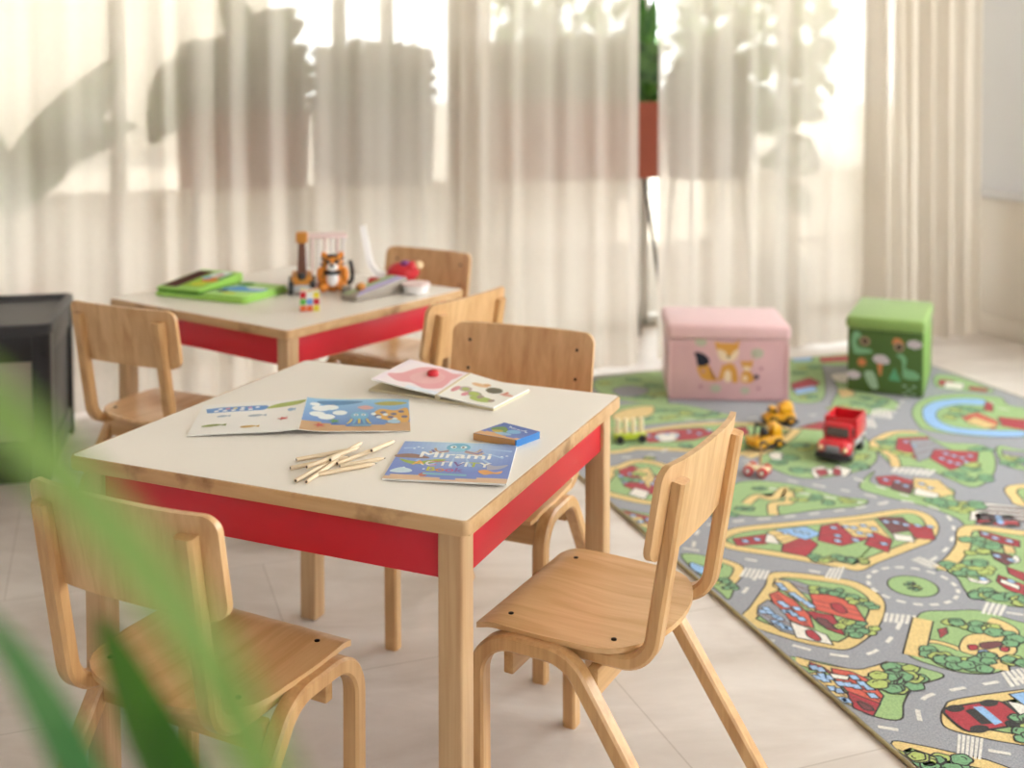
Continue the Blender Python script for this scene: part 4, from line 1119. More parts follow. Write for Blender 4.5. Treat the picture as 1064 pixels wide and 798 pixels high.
# front points along +x
RZ0 = .0101
tk = thing('toy_truck', 'red toy truck with an open red box and black bumper, on the rug', 'toy truck', (1.075, 3.68, RZ0), math.radians(240)); tk.scale = (.84, .84, .84)
wheels(tk, (-.085, .085), (-.052, .052), .030, .022, M['tdark'], M['tgrey'])
bm = bmesh.new(); box(bm, -.135, .13, -.045, .045, .022, .045, bev=.004); obj('chassis', bm, M['tlgrey'], tk)
bm = bmesh.new(); box(bm, -.135, .02, -.062, .062, .040, .068, bev=.006); obj('skirt', bm, M['tlgrey'], tk)
bm = bmesh.new()
for a in ((-.135, .02, -.062, -.054), (-.135, .02, .054, .062), (-.135, -.127, -.056, .056), (.012, .02, -.056, .056)): box(bm, *a, .066, .142, bev=.002)
box(bm, -.130, .016, -.056, .056, .066, .090); obj('cargo_box', bm, M['tred'], tk)
bm = bmesh.new(); hexa(bm, [(.022, -.056, .045), (.075, -.056, .045), (.075, .056, .045), (.022, .056, .045), (.022, -.052, .128), (.060, -.050, .128), (.060, .050, .128), (.022, .052, .128)], .008); obj('cab', bm, M['tred'], tk)
bm = bmesh.new(); hexa(bm, [(.070, -.044, .082), (.0735, -.044, .082), (.0735, .044, .082), (.070, .044, .082), (.061, -.041, .116), (.0675, -.041, .116), (.0675, .041, .116), (.061, .041, .116)], .001); obj('windscreen', bm, M['twin'], tk)
for s in (-1, 1):
    bm = bmesh.new(); box(bm, .030, .058, s*.0540-.0022, s*.0540+.0022, .082, .114, bev=.001); obj('side_window', bm, M['tdark'], tk)
bm = bmesh.new(); hexa(bm, [(.070, -.040, .038), (.138, -.036, .038), (.138, .036, .038), (.070, .040, .038), (.070, -.042, .084), (.130, -.034, .074), (.130, .034, .074), (.070, .042, .084)], .009); obj('hood', bm, M['tred'], tk)
for s in (-1, 1):
    bm = bmesh.new(); ball(bm, (.100, s*.046, .050), (.040, .020, .026)); f = obj('fender', bm, M['tred'], tk)
    bm = bmesh.new(); ball(bm, (.134, s*.045, .053), (.008, .010, .011)); obj('headlight', bm, M['tlamp'], tk)
bm = bmesh.new(); box(bm, .134, .141, -.026, .026, .040, .066, bev=.002)
for q in (-.016, -.005, .005, .016): box(bm, .140, .1425, q-.002, q+.002, .043, .063)
obj('grille', bm, M['tgrey'], tk)
bm = bmesh.new(); rprism(bm, [(.118, -.066), (.140, -.066), (.152, -.045), (.155, 0), (.152, .045), (.140, .066), (.118, .066)], .014, .036, bev=.004); obj('bumper', bm, M['tdark'], tk)

def loader(label, x, y, rz, kind):
    root = thing('toy_loader' if kind else 'toy_excavator', label, 'toy vehicle', (x, y, RZ0), rz)
    wheels(root, (-.030, .030), (-.028, .028), .017, .014, M['tdark'], M['tyellow'])
    bm = bmesh.new(); hexa(bm, [(-.052, -.030, .016), (.050, -.030, .016), (.050, .030, .016), (-.052, .030, .016), (-.048, -.028, .044), (.046, -.028, .036), (.046, .028, .036), (-.048, .028, .044)], .006); obj('body', bm, M['tyellow'], root)
    bm = bmesh.new(); box(bm, -.060, .060, -.033, .033, .008, .018, bev=.003); obj('undercarriage', bm, M['tdark'], root)
    if kind:
        bm = bmesh.new(); hexa(bm, [(-.050, -.026, .040), (-.010, -.026, .040), (-.010, .026, .040), (-.050, .026, .040), (-.044, -.023, .078), (-.016, -.023, .078), (-.016, .023, .078), (-.044, .023, .078)], .006); cab = obj('engine_cover', bm, M['tyellow'], root)
        bm = bmesh.new(); ball(bm, (.008, 0, .052), (.016, .016, .014)); obj('seat', bm, M['tdark'], root)
        bm = bmesh.new()
        for s in (-1, 1): tube(bm, [(.034, s*.020, .036), (.028, s*.020, .078)], .003, 8)
        tube(bm, [(.028, -.021, .077), (.028, .021, .077)], .003, 8); obj('roll_bar', bm, M['tdark'], root)
        bm = bmesh.new(); rprism(bm, [(.048, -.036), (.056, -.036), (.066, 0), (.056, .036), (.048, .036)], .012, .036, bev=.003); obj('bucket', bm, M['tyellow'], root)
    else:
        bm = bmesh.new(); box(bm, -.044, .004, -.026, .026, .040, .070, bev=.008); ball(bm, (-.026, 0, .068), (.020, .022, .014)); obj('dump_body', bm, M['tyellow'], root)
        bm = bmesh.new(); hexa(bm, [(.012, -.022, .036), (.040, -.022, .036), (.040, .022, .036), (.012, .022, .036), (.016, -.019, .062), (.034, -.019, .062), (.034, .019, .062), (.016, .019, .062)], .004); obj('cab', bm, M['tyellow'], root)
        bm = bmesh.new()
        for s in (-1, 1): box(bm, .018, .033, s*.0215-.001, s*.0215+.001, .044, .057)
        box(bm, .0375, .0395, -.014, .014, .044, .057); obj('cab_window', bm, M['tdark'], root)
        bm = bmesh.new(); box(bm, .050, .056, -.03, .03, .01, .03, bev=.002); obj('bumper', bm, M['tyellow'], root)
    return root
loader('yellow toy loader with an open black seat, between the chair back and the red truck', .842, 3.74, math.radians(200), 1)
loader('yellow toy dump truck standing by the corner of the pink box', .948, 4.00, math.radians(185), 0)

rt = thing('toy_cart', 'small toy cart with red wheels and an upright brown stick, behind the chair back', 'toy cart', (.757, 3.475, RZ0), math.radians(150)); rt.scale = (.85, .85, .85)
wheels(rt, (-.026, .026), (-.026, .026), .018, .014, M['berry'], M['twhite'])
bm = bmesh.new(); box(bm, -.045, .045, -.019, .019, .018, .030, bev=.004); obj('deck', bm, M['tcream'], rt)
bm = bmesh.new(); tube(bm, [(-.01, 0, .028), (-.012, 0, .105)], .0035, 8); obj('stick', bm, M['rail'], rt)

gt = thing('peg_toy', 'lime toy wagon carrying cream pegs, by the table leg on the rug', 'toy wagon', (.395, 3.80, RZ0), math.radians(10)); gt.scale = (.85, .85, .85)
wheels(gt, (-.045, .045), (-.026, .026), .016, .012, M['tdark'])
bm = bmesh.new(); box(bm, -.065, .065, -.022, .022, .012, .034, bev=.006); obj('deck', bm, M['tlime'], gt)
for x in (-.048, -.016, .016, .048):
    bm = bmesh.new(); lathe(bm, [(.010, .032), (.010, .085), (.0085, .092), (.003, .095)], (x, 0, 0), n=14); obj('peg', bm, M['tcream'], gt)

# ------------------------------------------------------------------ black storage unit
bu = thing('storage_unit', 'black plastic storage unit with a beige front panel, at the curtain', 'storage unit', (-1.405, 3.445, 0), math.radians(14))
# local: x to the camera's right edge = 0, y to the back
W, D, Hh = .62, .53, .485
bm = bmesh.new()
for x0, y0 in ((-W, 0), (-.055, 0), (-W, D-.055), (-.055, D-.055)): box(bm, x0, x0+.055, y0, y0+.055, 0, Hh-.03, bev=.006)
for y0 in (0, D-.03): box(bm, -W, 0, y0+.004, y0+.026, .0, .13, bev=.004); box(bm, -W, 0, y0+.004, y0+.026, .37, Hh-.03, bev=.004)
for x0 in (-W+.004, -.03): box(bm, x0, x0+.026, .0, D, .02, .10, bev=.004); box(bm, x0, x0+.026, 0, D, .38, Hh-.03, bev=.004)
obj('frame', bm, M['black'], bu)
bm = bmesh.new()
rings = []
for sc, z in ((1.0, Hh-.035), (1.012, Hh-.03), (1.012, Hh-.004), (1.0, Hh), (.955, Hh), (.90, Hh-.018)):
    rings.append([bm.verts.new((-W/2 + x*sc, D/2 + y*sc, z)) for x, y in rrect(-W/2, W/2, -D/2, D/2, .03, 5)])
for a, b in zip(rings, rings[1:]):
    for i in range(len(a)): bm.faces.new((a[i], a[(i+1) % len(a)], b[(i+1) % len(a)], b[i]))
bm.faces.new(rings[0][::-1]); bm.faces.new(rings[-1]); obj('top_tray', bm, M['blackmid'], bu)
bm = bmesh.new(); rprism(bm, rrect(-W+.05, -.05, .11, .395, .03, 5), 0, .012, bev=.003)
bmesh.ops.transform(bm, matrix=Matrix.Translation((0, .022, 0)) @ Matrix.Rotation(PI/2, 4, 'X'), verts=bm.verts[:]); s = obj('front_panel', bm, M['panel'], bu); s['label'] = 'beige front panel'
bm = bmesh.new(); box(bm, -.022, -.012, .05, D-.05, .09, .39, bev=.003); obj('side_panel', bm, M['blackmid'], bu)

# ------------------------------------------------------------------ books and pencils on the near table
Z0 = TH + .0004
def bil(A, B, C_, D_):
    """map u (0..1 along AB) and v (0..1 towards DC) between four corners"""
    A, B, C_, D_ = map(Vector, (A, B, C_, D_))
    return lambda u, v: (A*(1-u)+B*u)*(1-v) + (D_*(1-u)+C_*u)*v
# shut activity book: corners bottom-left, bottom-right, top-right, top-left as a reader sees it
q = bil((-.209, 1.813, 0), (-.009, 1.780, 0), (.009, 1.986, 0), (-.190, 2.005, 0))
org_ = q(.5, .5)
ab = thing('activity_book', 'closed blue activity book with an octopus on its cover', 'book', (org_.x, org_.y, Z0), 0)
def slab(f, z0, z1, lift=None, n=10, o=Vector((0, 0, 0))):
    bm = bmesh.new(); L = lift or (lambda u, v: 0); lo, hi = [], []
    for j in range(n+1):
        lo.append([bm.verts.new(f(i/n, j/n) - o + Vector((0, 0, z0+L(i/n, j/n)))) for i in range(n+1)])
        hi.append([bm.verts.new(f(i/n, j/n) - o + Vector((0, 0, z1+L(i/n, j/n)))) for i in range(n+1)])
    for j in range(n):
        for i in range(n):
            bm.faces.new((hi[j][i], hi[j][i+1], hi[j+1][i+1], hi[j+1][i])); bm.faces.new((lo[j][i], lo[j+1][i], lo[j+1][i+1], lo[j][i+1]))
        bm.faces.new((lo[j][0], hi[j][0], hi[j+1][0], lo[j+1][0])); bm.faces.new((lo[j][n], lo[j+1][n], hi[j+1][n], hi[j][n]))
        bm.faces.new((lo[0][j], lo[0][j+1], hi[0][j+1], hi[0][j])); bm.faces.new((lo[n][j], hi[n][j], hi[n][j+1], lo[n][j+1]))
    return bm
curl = lambda u, v: .004*max(0, .25-v)**1.5*3*(.4+u) + .0015*u*(1-v)
obj('pages', slab(q, 0, .0028, curl, 10, org_), M['paper'], ab)
def sheet_print(f, z, lift, o, step=1.2e-5):
    return Print(lambda u, v, h: f(u, v) - o + Vector((0, 0, z + h + lift(u, v))), step)
def grid_bg(p, cols, n=10, x0=0, x1=1):
    """background laid as a grid so that it follows the curl of the sheet"""
    for j in range(n):
        for i in range(n):
            u, v = x0+(x1-x0)*i/n, j/n
            p.poly([(u, v), (u+(x1-x0)/n, v), (u+(x1-x0)/n, v+1/n), (u, v+1/n)], cols(u+(x1-x0)*.5/n, v+.5/n), z=1e-5)
    p.k = 3
def mixc(a, b, s):
    A, B = [int(a[i:i+2], 16) for i in (1, 3, 5)], [int(b[i:i+2], 16) for i in (1, 3, 5)]
    return '#' + ''.join('%02x' % int(max(0, min(255, x+(y-x)*s))) for x, y in zip(A, B))
def sea(u, v):
    if v < .09 + .03*math.sin(u*9): return '#dcb896'
    d = math.hypot((u-.5)*1.1, (v-.92))
    return mixc('#c2e2f2', '#7189cf', min(1, d*1.4))
p = sheet_print(q, .0029, curl, org_); grid_bg(p, sea, 24)
for a in range(9):
    t = PI + (a+.5)*PI/9
    p.poly([(.5+.12*math.cos(t-.04), .9+.1*math.sin(t-.04)), (.5+.48*math.cos(t-.03), .9+.55*math.sin(t-.03)), (.5+.48*math.cos(t+.03), .9+.55*math.sin(t+.03))], '#a9c8ea', z=2e-5)
p.poly(smooth_loop([(0, .62), (.12, .66), (.26, .6), (.28, .55), (.1, .55), (0, .56)], 4), '#8d6a5e')
p.poly(smooth_loop([(.04, .52), (.2, .46), (.36, .54), (.44, .52), (.3, .42), (.15, .40)], 4), '#a3b84a')
for x, y in ((.15, .85), (.19, .82), (.12, .8), (.9, .66), (.94, .68), (.33, .3), (.29, .28), (.12, .3), (.17, .26)): p.ell(x, y, .012, .012, '#e8f1f7')
p.poly(smooth_loop([(.02, .2), (.1, .3), (.2, .24), (.18, .18), (.08, .16)], 4), '#cfe3ee')
p.poly(smooth_loop([(.78, .5), (.86, .42), (.97, .46), (.92, .36), (.82, .32), (.8, .4)], 4), '#a9aac0')
p.poly(smooth_loop([(.74, .28), (.8, .32), (.88, .27), (.94, .31), (.92, .24), (.86, .23), (.8, .2)], 4), '#e0a25e')
p.poly(smooth_loop([(.27, .13), (.31, .2), (.34, .13), (.31, .09)], 3), '#c9705e')
for s in (-1, 1):
    for k in range(3):
        o_ = smooth_line([(.5+s*.07, .78-k*.02), (.5+s*(.14+.03*k), .74-.03*k), (.5+s*(.18+.02*k), .76-.02*k), (.5+s*(.20+.02*k), .83-.05*k)], 4)
        p.poly(strip(o_, .022), '#7a6fae' if k % 2 else '#c9a58a')
p.ell(.5, .86, .105, .115, '#6fb6d4'); p.ell(.5, .80, .07, .045, '#8fcbe0')
for s in (-1, 1): p.ell(.5+s*.045, .87, .028, .034, '#f4f6f6'); p.ell(.5+s*.04, .868, .013, .018, '#27304a')
p.text('Mirami', .50, .575, .20, '#f8f8f6', sx=1.12)
p.text('Mirami', .504, .577, .20, '#f8f8f6', sx=1.12)
p.text('Mirami', .502, .585, .20, '#f8f8f6', sx=1.12)
p.text('Mirami', .508, .583, .20, '#f8f8f6', sx=1.12)
p.text('ACTIVITY', .50, .375, .155, 'w', sx=.98, cols=['#f0b060', '#f2f2ee', '#d7668a', '#f2f2ee', '#7a5aa0', '#f2f2ee', '#b9c45a', '#f2f2ee'], bold=.003)
p.text('Book', .46, .235, .145, 'o', sx=.98, cols=['#c9c447', '#e0924e', '#c05a8e', '#8a5ea8'], bold=.003)
p.poly([(.3, .14), (.66, .14), (.66, .185), (.3, .185)], '#7db9c8')
p.build('cover_print', M['ink'], ab)

# open activity book
ob_o = Vector((-.398, 2.15, 0))
ob = thing('open_book', 'activity book lying open at a blue sea picture and a white page', 'book', (ob_o.x, ob_o.y, Z0), 0)
fl = bil((-.588, 2.040, 0), (-.387, 2.051, 0), (-.409, 2.259, 0), (-.610, 2.234, 0))
fr_ = bil((-.387, 2.051, 0), (-.186, 2.068, 0), (-.208, 2.276, 0), (-.409, 2.259, 0))
liftl = lambda u, v: .009*u**5 + .003*math.sin(PI*u) + .0015*(1-v)*u
liftr = lambda u, v: .009*(1-u)**5 + .0022*math.sin(PI*u)
for f, l in ((fl, liftl), (fr_, liftr)): obj('page_block', slab(f, 0, .0016, l, 14, ob_o), M['paper'], ob)
p = sheet_print(fl, .0017, liftl, ob_o); p.cut = 14; grid_bg(p, lambda u, v: '#f1eeea', 12)
p.poly([(.05, .84), (.2, .86), (.62, .86), (.66, .78), (.6, .70), (.08, .69)], '#5f97d6')
p.poly(smooth_loop([(.64, .78), (.75, .9), (.98, .93), (.96, .82), (.8, .77), (.66, .74)], 4), '#a8b75a')
for i, x in enumerate((.17, .24, .31, .38, .45, .52)): p.ell(x+.02, .80, .022, .03, ['#e9edf5', '#d88aa0', '#e8d69a', '#e9edf5', '#c9a0d0', '#e9edf5'][i])
for i, x in enumerate((.14, .22, .3, .38, .46)): p.ell(x+.02, .735, .024, .028, '#eef0f4')
for x, y, a, b, c in ((.24, .55, .05, .03, '#9fb2c4'), (.55, .52, .07, .035, '#aab4c0'), (.18, .26, .09, .035, '#8f9a52'), (.52, .17, .07, .035, '#d0a860'), (.87, .64, .03, .05, '#8fb0d0')):
    p.ell(x, y, a, b, c, rot=.15); p.poly([(x+a*.8, y), (x+a*1.5, y+b), (x+a*1.5, y-b)], c)
x, y = .82, .37
p.poly([(x + (.055 if i % 2 else .022)*math.cos(i*PI/5), y + (.06 if i % 2 else .024)*math.sin(i*PI/5)) for i in range(10)], '#d0514e')
p.build('page_print', M['ink'], ob)
p = sheet_print(fr_, .0017, liftr, ob_o); p.cut = 14
def sea2(u, v):
    if v < .20 + .06*math.sin(u*7+1): return '#c79e74'
    return mixc('#5f86c4', '#8fc2e4', min(1, max(0, (v-.2)*1.3)))
grid_bg(p, sea2, 22)
p.poly(smooth_loop([(.1, .9), (.3, .95), (.55, .92), (.4, .82), (.2, .80)], 4), '#4a7fae')
for x, y, r in ((.15, .68, .085), (.24, .72, .08), (.13, .5, .075), (.22, .42, .08), (.34, .55, .07), (.09, .8, .05)): p.ell(x, y, r, r*1.05, '#eef2f2')
p.poly(smooth_loop([(.66, .85), (.8, .92), (.98, .88), (.9, .8), (.75, .78)], 4), '#a9a353')
p.poly(smooth_loop([(.5, .72), (.58, .78), (.66, .7), (.58, .64)], 4), '#d9a3a0')
p.poly(smooth_loop([(.66, .5), (.72, .66), (.86, .62), (.98, .7), (.99, .3), (.9, .26), (.72, .36)], 4), '#d9a44e')
for x, y in ((.75, .55), (.85, .5), (.92, .58), (.82, .4), (.95, .42), (.7, .44)): p.ell(x, y, .03, .04, '#5f5f86')
for x, y in ((.66, .5), (.71, .4), (.77, .48), (.86, .34)): p.ell(x, y, .025, .04, '#dfe8ee')
p.ell(.53, .45, .085, .12, '#73b4d6')
for s in (-1, 1): p.ell(.53+s*.035, .47, .022, .028, '#f2f4f4'); p.ell(.53+s*.033, .468, .01, .014, '#26304a')
for k in range(5): p.poly(strip(smooth_line([(.46+.035*k, .34), (.44+.045*k, .24), (.42+.055*k, .2)], 4), .022), '#73b4d6' if k % 2 else '#d9c060')
p.ell(.85, .26, .06, .06, '#9fc4dc'); p.ell(.55, .15, .1, .03, '#7aa6c8')
for x, y, c in ((.17, .15, '#c85a50'), (.3, .28, '#5f9a58')):
    p.poly([(x + (.06 if i % 2 else .025)*math.cos(i*PI/5), y + (.07 if i % 2 else .03)*math.sin(i*PI/5)) for i in range(10)], c)
p.build('page_print', M['ink'], ob)

# board book with a raised page and a round hole
bo = Vector((-.13, 2.345, 0))
bb = thing('board_book', 'thick board book open at a pink page with a red berry', 'book', (bo.x, bo.y, Z0), 0)
fl = bil((-.290, 2.335, 0), (-.150, 2.270, 0), (-.090, 2.440, 0), (-.225, 2.500, 0))
fl2 = bil((-.297, 2.345, 0), (-.150, 2.272, 0), (-.090, 2.440, 0), (-.236, 2.505, 0))
fr_ = bil((-.150, 2.270, 0), (-.036, 2.200, 0), (.036, 2.335, 0), (-.090, 2.440, 0))
obj('cover', slab(fl2, 0, .004, None, 6, bo), M['board'], bb)
obj('cover', slab(fr_, 0, .004, None, 6, bo), M['board'], bb)
ll = lambda u, v: .010 + .016*(1-u)**1.2
lr = lambda u, v: .0045 + .006*(1-u)**2
obj('board_page', slab(fl, 0, .0025, ll, 8, bo), M['paper'], bb)
obj('board_page', slab(fr_, 0, .0025, lr, 8, bo), M['paper'], bb)
bm = bmesh.new(); tube(bm, [fl(1, 0) - bo + Vector((0, 0, .008)), fl(1, 1) - bo + Vector((0, 0, .008))], .006, 10); obj('spine', bm, M['board'], bb)
p = sheet_print(fl, .0026, ll, bo); p.cut = 8
grid_bg(p, lambda u, v: '#eedfe6' if (u < .14 or v > .9) else '#dfe6f0' if (v < .12 and u > .5) else '#f0e3e6', 10)
p.poly(smooth_loop([(.06, .3), (.2, .45), (.3, .8), (.55, .93), (.8, .85), (.97, .9), (.9, .6), (.95, .3), (.75, .12), (.5, .2), (.3, .15)], 5), '#e6a3a8')
p.poly(smooth_loop([(.35, .5), (.5, .75), (.75, .7), (.8, .4), (.6, .25), (.42, .3)], 5), '#eab4b4')
p.build('page_print', M['ink'], bb)
c = fl(.60, .62) - bo
bm = bmesh.new(); ball(bm, (c.x, c.y, .0115+.011), (.013, .012, .009)); s = obj('berry', bm, M['berry'], bb); s['label'] = 'red berry'
p = sheet_print(fr_, .0026, lr, bo); p.cut = 8; grid_bg(p, lambda u, v: '#f0ece4', 10)
p.ell(.63, .62, .13, .125, '#6f6a4e'); p.ell(.64, .60, .105, .10, '#4c4a38')
for x, y, a, b, c in ((.25, .42, .10, .10, '#b7a2a0'), (.25, .42, .06, .06, '#9fb060'), (.45, .33, .13, .10, '#a3a08e'), (.45, .33, .09, .07, '#a9bb5e'), (.35, .68, .14, .06, '#e3b98a'), (.88, .55, .11, .05, '#e0a898'), (.12, .34, .05, .12, '#d88f96'), (.34, .25, .05, .08, '#d78a98'),
                      (.66, .2, .20, .10, '#a6b85c'), (.6, .27, .05, .07, '#a08a80'), (.82, .22, .05, .06, '#a08a80'), (.84, .6, .03, .07, '#d7836e'), (.44, .74, .06, .05, '#d9a66e')): p.ell(x, y, a, b, c)
p.build('page_print', M['ink'], bb)

# small picture box
sb = thing('picture_card_box', 'small blue sea-picture box with a sandy edge, beside the activity book', 'box', (-.006, 2.030, Z0), 0)
o_ = Vector((-.006, 2.030, 0))
f = bil((-.069, 2.021, 0), (.008, 1.980, 0), (.050, 2.029, 0), (-.014, 2.084, 0))
obj('carton', slab(f, 0, .0125, None, 4, o_), mat('blue_card', '#3f86d0', .4), sb)
p = sheet_print(f, .0126, lambda u, v: 0, o_)
grid_bg(p, lambda u, v: '#d9a878' if v < .2+.08*math.sin(u*6) else mixc('#6f86c8', '#4a68b4', v), 18)
p.poly(smooth_loop([(.05, .5), (.2, .75), (.42, .6), (.5, .4), (.3, .35)], 4), '#6d8f4e'); p.ell(.6, .55, .16, .15, '#7db4d8'); p.ell(.5, .3, .2, .1, '#8fb7d6')
p.poly(smooth_loop([(.15, .4), (.3, .5), (.42, .42), (.3, .3)], 4), '#c9b04a'); p.text('Mirami', .55, .72, .16, '#eef0f2')
for x, y in ((.75, .8), (.82, .7), (.3, .85)): p.ell(x, y, .03, .03, '#dfe8f0')
p.build('lid_print', M['ink'], sb)
p = Print(lambda u, v, h: f(u, 0) - o_ + Vector((-.0004, -.0008, v*.0125)), 0)
p.poly([(0, .02), (.97, .02), (.97, 1), (0, 1)], '#cf9a62'); p.build('edge_print', M['ink'], sb)

def pencil(label, a, b, z=0.0, zb=None, r=.0036, flip=0):
    a, b = Vector((*a, TH+r+.0003+z)), Vector((*b, TH+r+.0003+(z if zb is None else zb)))
    d = b-a; L = d.length; rz = math.atan2(d.y, d.x); ry = -math.asin(d.z/L)
    root = thing('pencil', label, 'pencil', a, 0, 'short wooden pencils on the table'); root.rotation_euler = (0, ry, rz)
    bm = bmesh.new(); lathe(bm, [(r*.9, 0), (r, .0006), (r, L-.014)], n=12, axis='x'); sh = obj('shaft', bm, M['pencil'], root)
    bm = bmesh.new(); lathe(bm, [(r, L-.014), (.0011, L-.003)], n=12, axis='x'); obj('sharpened_end', bm, M['pencil'], root)
    bm = bmesh.new(); lathe(bm, [(.0012, L-.0031), (.0002, L)], n=8, axis='x', close=True); obj('point', bm, M['lead'], root)
    bm = bmesh.new(); lathe(bm, [(.0021, -.0005), (.0021, .001)], n=10, axis='x'); obj('lead', bm, M['lead'], root)
PN = [((-.364, 1.904), (-.268, 1.962), 0, None, 'at the back of the pile, beside the open book'), ((-.366, 1.862), (-.276, 1.920), 0, None, 'second from the back of the pile'),
      ((-.346, 1.802), (-.300, 1.905), 0, None, 'pointing at the table front, farther from the closed book'), ((-.328, 1.797), (-.292, 1.905), 0, None, 'pointing at the table front, nearer the closed book'),
      ((-.336, 1.845), (-.262, 1.950), .0075, .0075, 'lying across the top of the pile'), ((-.303, 1.880), (-.262, 1.985), .0075, .004, 'resting on others in the middle of the pile'),
      ((-.292, 1.884), (-.226, 1.975), 0, None, 'in the middle of the pile under another'), ((-.314, 1.832), (-.226, 1.885), 0, None, 'lowest of the pile, facing the near table edge'),
      ((-.286, 1.872), (-.214, 1.912), 0, None, 'reaching from the pile towards the activity book'), ((-.240, 1.928), (-.207, 2.005), .0075, .0005, 'resting beside the closed activity book')]
for a, b, z, zb, l in PN: pencil('short bare wooden pencil ' + l, a, b, z, zb)

# ------------------------------------------------------------------ toys on the table by the curtain
fb = thing('cloth_book', 'green felt activity book lying open with a brown patch', 'cloth book', (-.876, 3.430, TH+.0004), math.radians(-24)); fb.scale = (.82, .82, .82)
bm = bmesh.new(); rprism(bm, rrect(-.205, .205, -.135, .135, .02, 4), 0, .014, bev=.005); obj('cover', bm, M['felt'], fb)
bm = bmesh.new(); rprism(bm, rrect(-.20, -.004, -.13, .13, .018, 4), .0142, .026, bev=.005)
bmesh.ops.transform(bm, matrix=Matrix.Translation((0, 0, 0)) @ Matrix.Rotation(math.radians(0), 4, 'Y'), verts=bm.verts[:]); obj('felt_page', bm, M['feltdark'], fb)
bm = bmesh.new(); hexa(bm, [(-.20, -.128, .0262), (.0, -.128, .0262), (.0, .128, .0262), (-.20, .128, .0262), (-.195, -.126, .034), (-.004, -.126, .034), (-.004, .126, .060), (-.195, .126, .060)], .004); obj('felt_page', bm, M['felt'], fb)
bm = bmesh.new(); rprism(bm, rrect(.006, .2, -.13, .13, .018, 4), .0142, .025, bev=.005); obj('felt_page', bm, M['felt'], fb)
tilt = lambda x, y, h: (x, y, .034 + (y+.126)/.252*.026 + .0012 + h)
p = Print(tilt, 1e-4)
p.poly([(-.185, -.115), (-.115, -.115), (-.115, .10), (-.185, .10)], '#57362f'); p.poly([(-.11, -.10), (-.012, -.10), (-.012, .11), (-.11, .11)], '#a6cf4e')
p.ell(-.06, .07, .045, .04, '#dfe8e2'); p.ell(-.055, .06, .015, .015, '#d88a90'); p.ell(-.05, .0, .04, .03, '#e08a4c'); p.ell(-.085, .02, .02, .02, '#8fc0dc'); p.poly([(-.03, .0), (-.01, .0), (-.01, .09), (-.03, .09)], '#5aa05a')
p.ell(-.06, -.06, .03, .025, '#cfd64a')
p.build('felt_shapes', M['cloth_ink'], fb)
p = Print(lambda x, y, h: (x, y, .0254+h), 1e-4)
p.poly(smooth_loop([(.02, -.02), (.06, -.05), (.14, -.04), (.19, -.02), (.18, .03), (.1, .03), (.05, .04)], 4), '#6fa8d8'); p.ell(.14, .02, .04, .02, '#dbe6ea'); p.ell(.05, .08, .03, .03, '#4f8f3c'); p.ell(.05, -.06, .022, .02, '#3a4a60'); p.ell(.1, -.09, .03, .015, '#c9d24a')
p.build('felt_shapes', M['cloth_ink'], fb)

cu = thing('puzzle_cube', 'small cube with coloured squares, at the front corner of the toy table', 'puzzle', (-.568, 3.185, TH+.0004), math.radians(10))
bm = bmesh.new(); box(bm, -.028, .028, -.028, .028, 0, .056, bev=.002); obj('cube_body', bm, M['twhite'], cu)
cc = {'r': '#c42530', 'w': '#ecebe6', 'y': '#e8d53a', 'g': '#63b84e', 'b': '#6f9fd8', 'o': '#e8703a'}
for f, pat in ((lambda u, v, h: (u, -.0282-h, v+.028), ['rwy', 'gbr', 'ooy']), (lambda u, v, h: (.0282+h, u, v+.028), ['wgw', 'wow', 'pwg']), (lambda u, v, h: (u, v, .0562+h), ['ywo', 'wry', 'oyw'])):
    p = Print(f, 0)
    for j, row in enumerate(pat):
        for i, ch in enumerate(row):
            x, y = (i-1)*.0183, (1-j)*.0183
            p.poly(rrect(x-.0084, x+.0084, y-.0084, y+.0084, .002, 3), cc.get(ch, '#f0c9c0'))
    p.build('square_print', M['ink'], cu)

cr = thing('toy_crane', 'amber toy vehicle with a tall brown boom, beside the cloth book', 'toy vehicle', (-.640, 3.458, TH+.0004), math.radians(-80))
wheels(cr, (-.042, .042), (-.032, .032), .021, .016, M['tdark'])
bm = bmesh.new(); hexa(bm, [(-.055, -.034, .012), (.055, -.034, .012), (.055, .034, .012), (-.055, .034, .012), (-.048, -.030, .060), (.040, -.030, .052), (.040, .030, .052), (-.048, .030, .060)], .008); obj('body', bm, M['tamber'], cr)
bm = bmesh.new(); box(bm, .050, .058, -.03, .03, .010, .03, bev=.003); obj('bumper', bm, M['tlgrey'], cr)
bm = bmesh.new(); ball(bm, (.035, 0, .052), (.013, .013, .012)); obj('driver', bm, M['tdark'], cr)
bm = bmesh.new(); hexa(bm, [(-.018, -.014, .052), (.014, -.014, .052), (.014, .014, .052), (-.018, .014, .052), (-.022, -.010, .150), (-.004, -.010, .150), (-.004, .010, .150), (-.022, .010, .150)], .003); obj('boom', bm, M['tbrown'], cr)
bm = bmesh.new(); box(bm, -.030, .006, -.018, .018, .148, .182, bev=.007, seg=3); obj('boom_head', bm, M['tamber'], cr)

cg = thing('toy_cage', 'pale toy cage with thin pink bars, between the crane toy and the tiger toy', 'toy cage', (-.600, 3.585, TH+.0004), math.radians(12))
bm = bmesh.new(); box(bm, -.075, .075, -.035, .035, 0, .012, bev=.004); obj('floor_plate', bm, M['tpink'], cg)
bm = bmesh.new(); box(bm, -.078, .078, -.037, .037, .150, .162, bev=.004); obj('roof_plate', bm, M['tpink'], cg)
for i in range(8):
    x = -.068 + .136*i/7
    for y in (-.03, .03):
        bm = bmesh.new(); tube(bm, [(x, y, .011), (x, y, .151)], .003, 8); obj('bar', bm, M['twhite' if i % 2 else 'tpink'], cg)

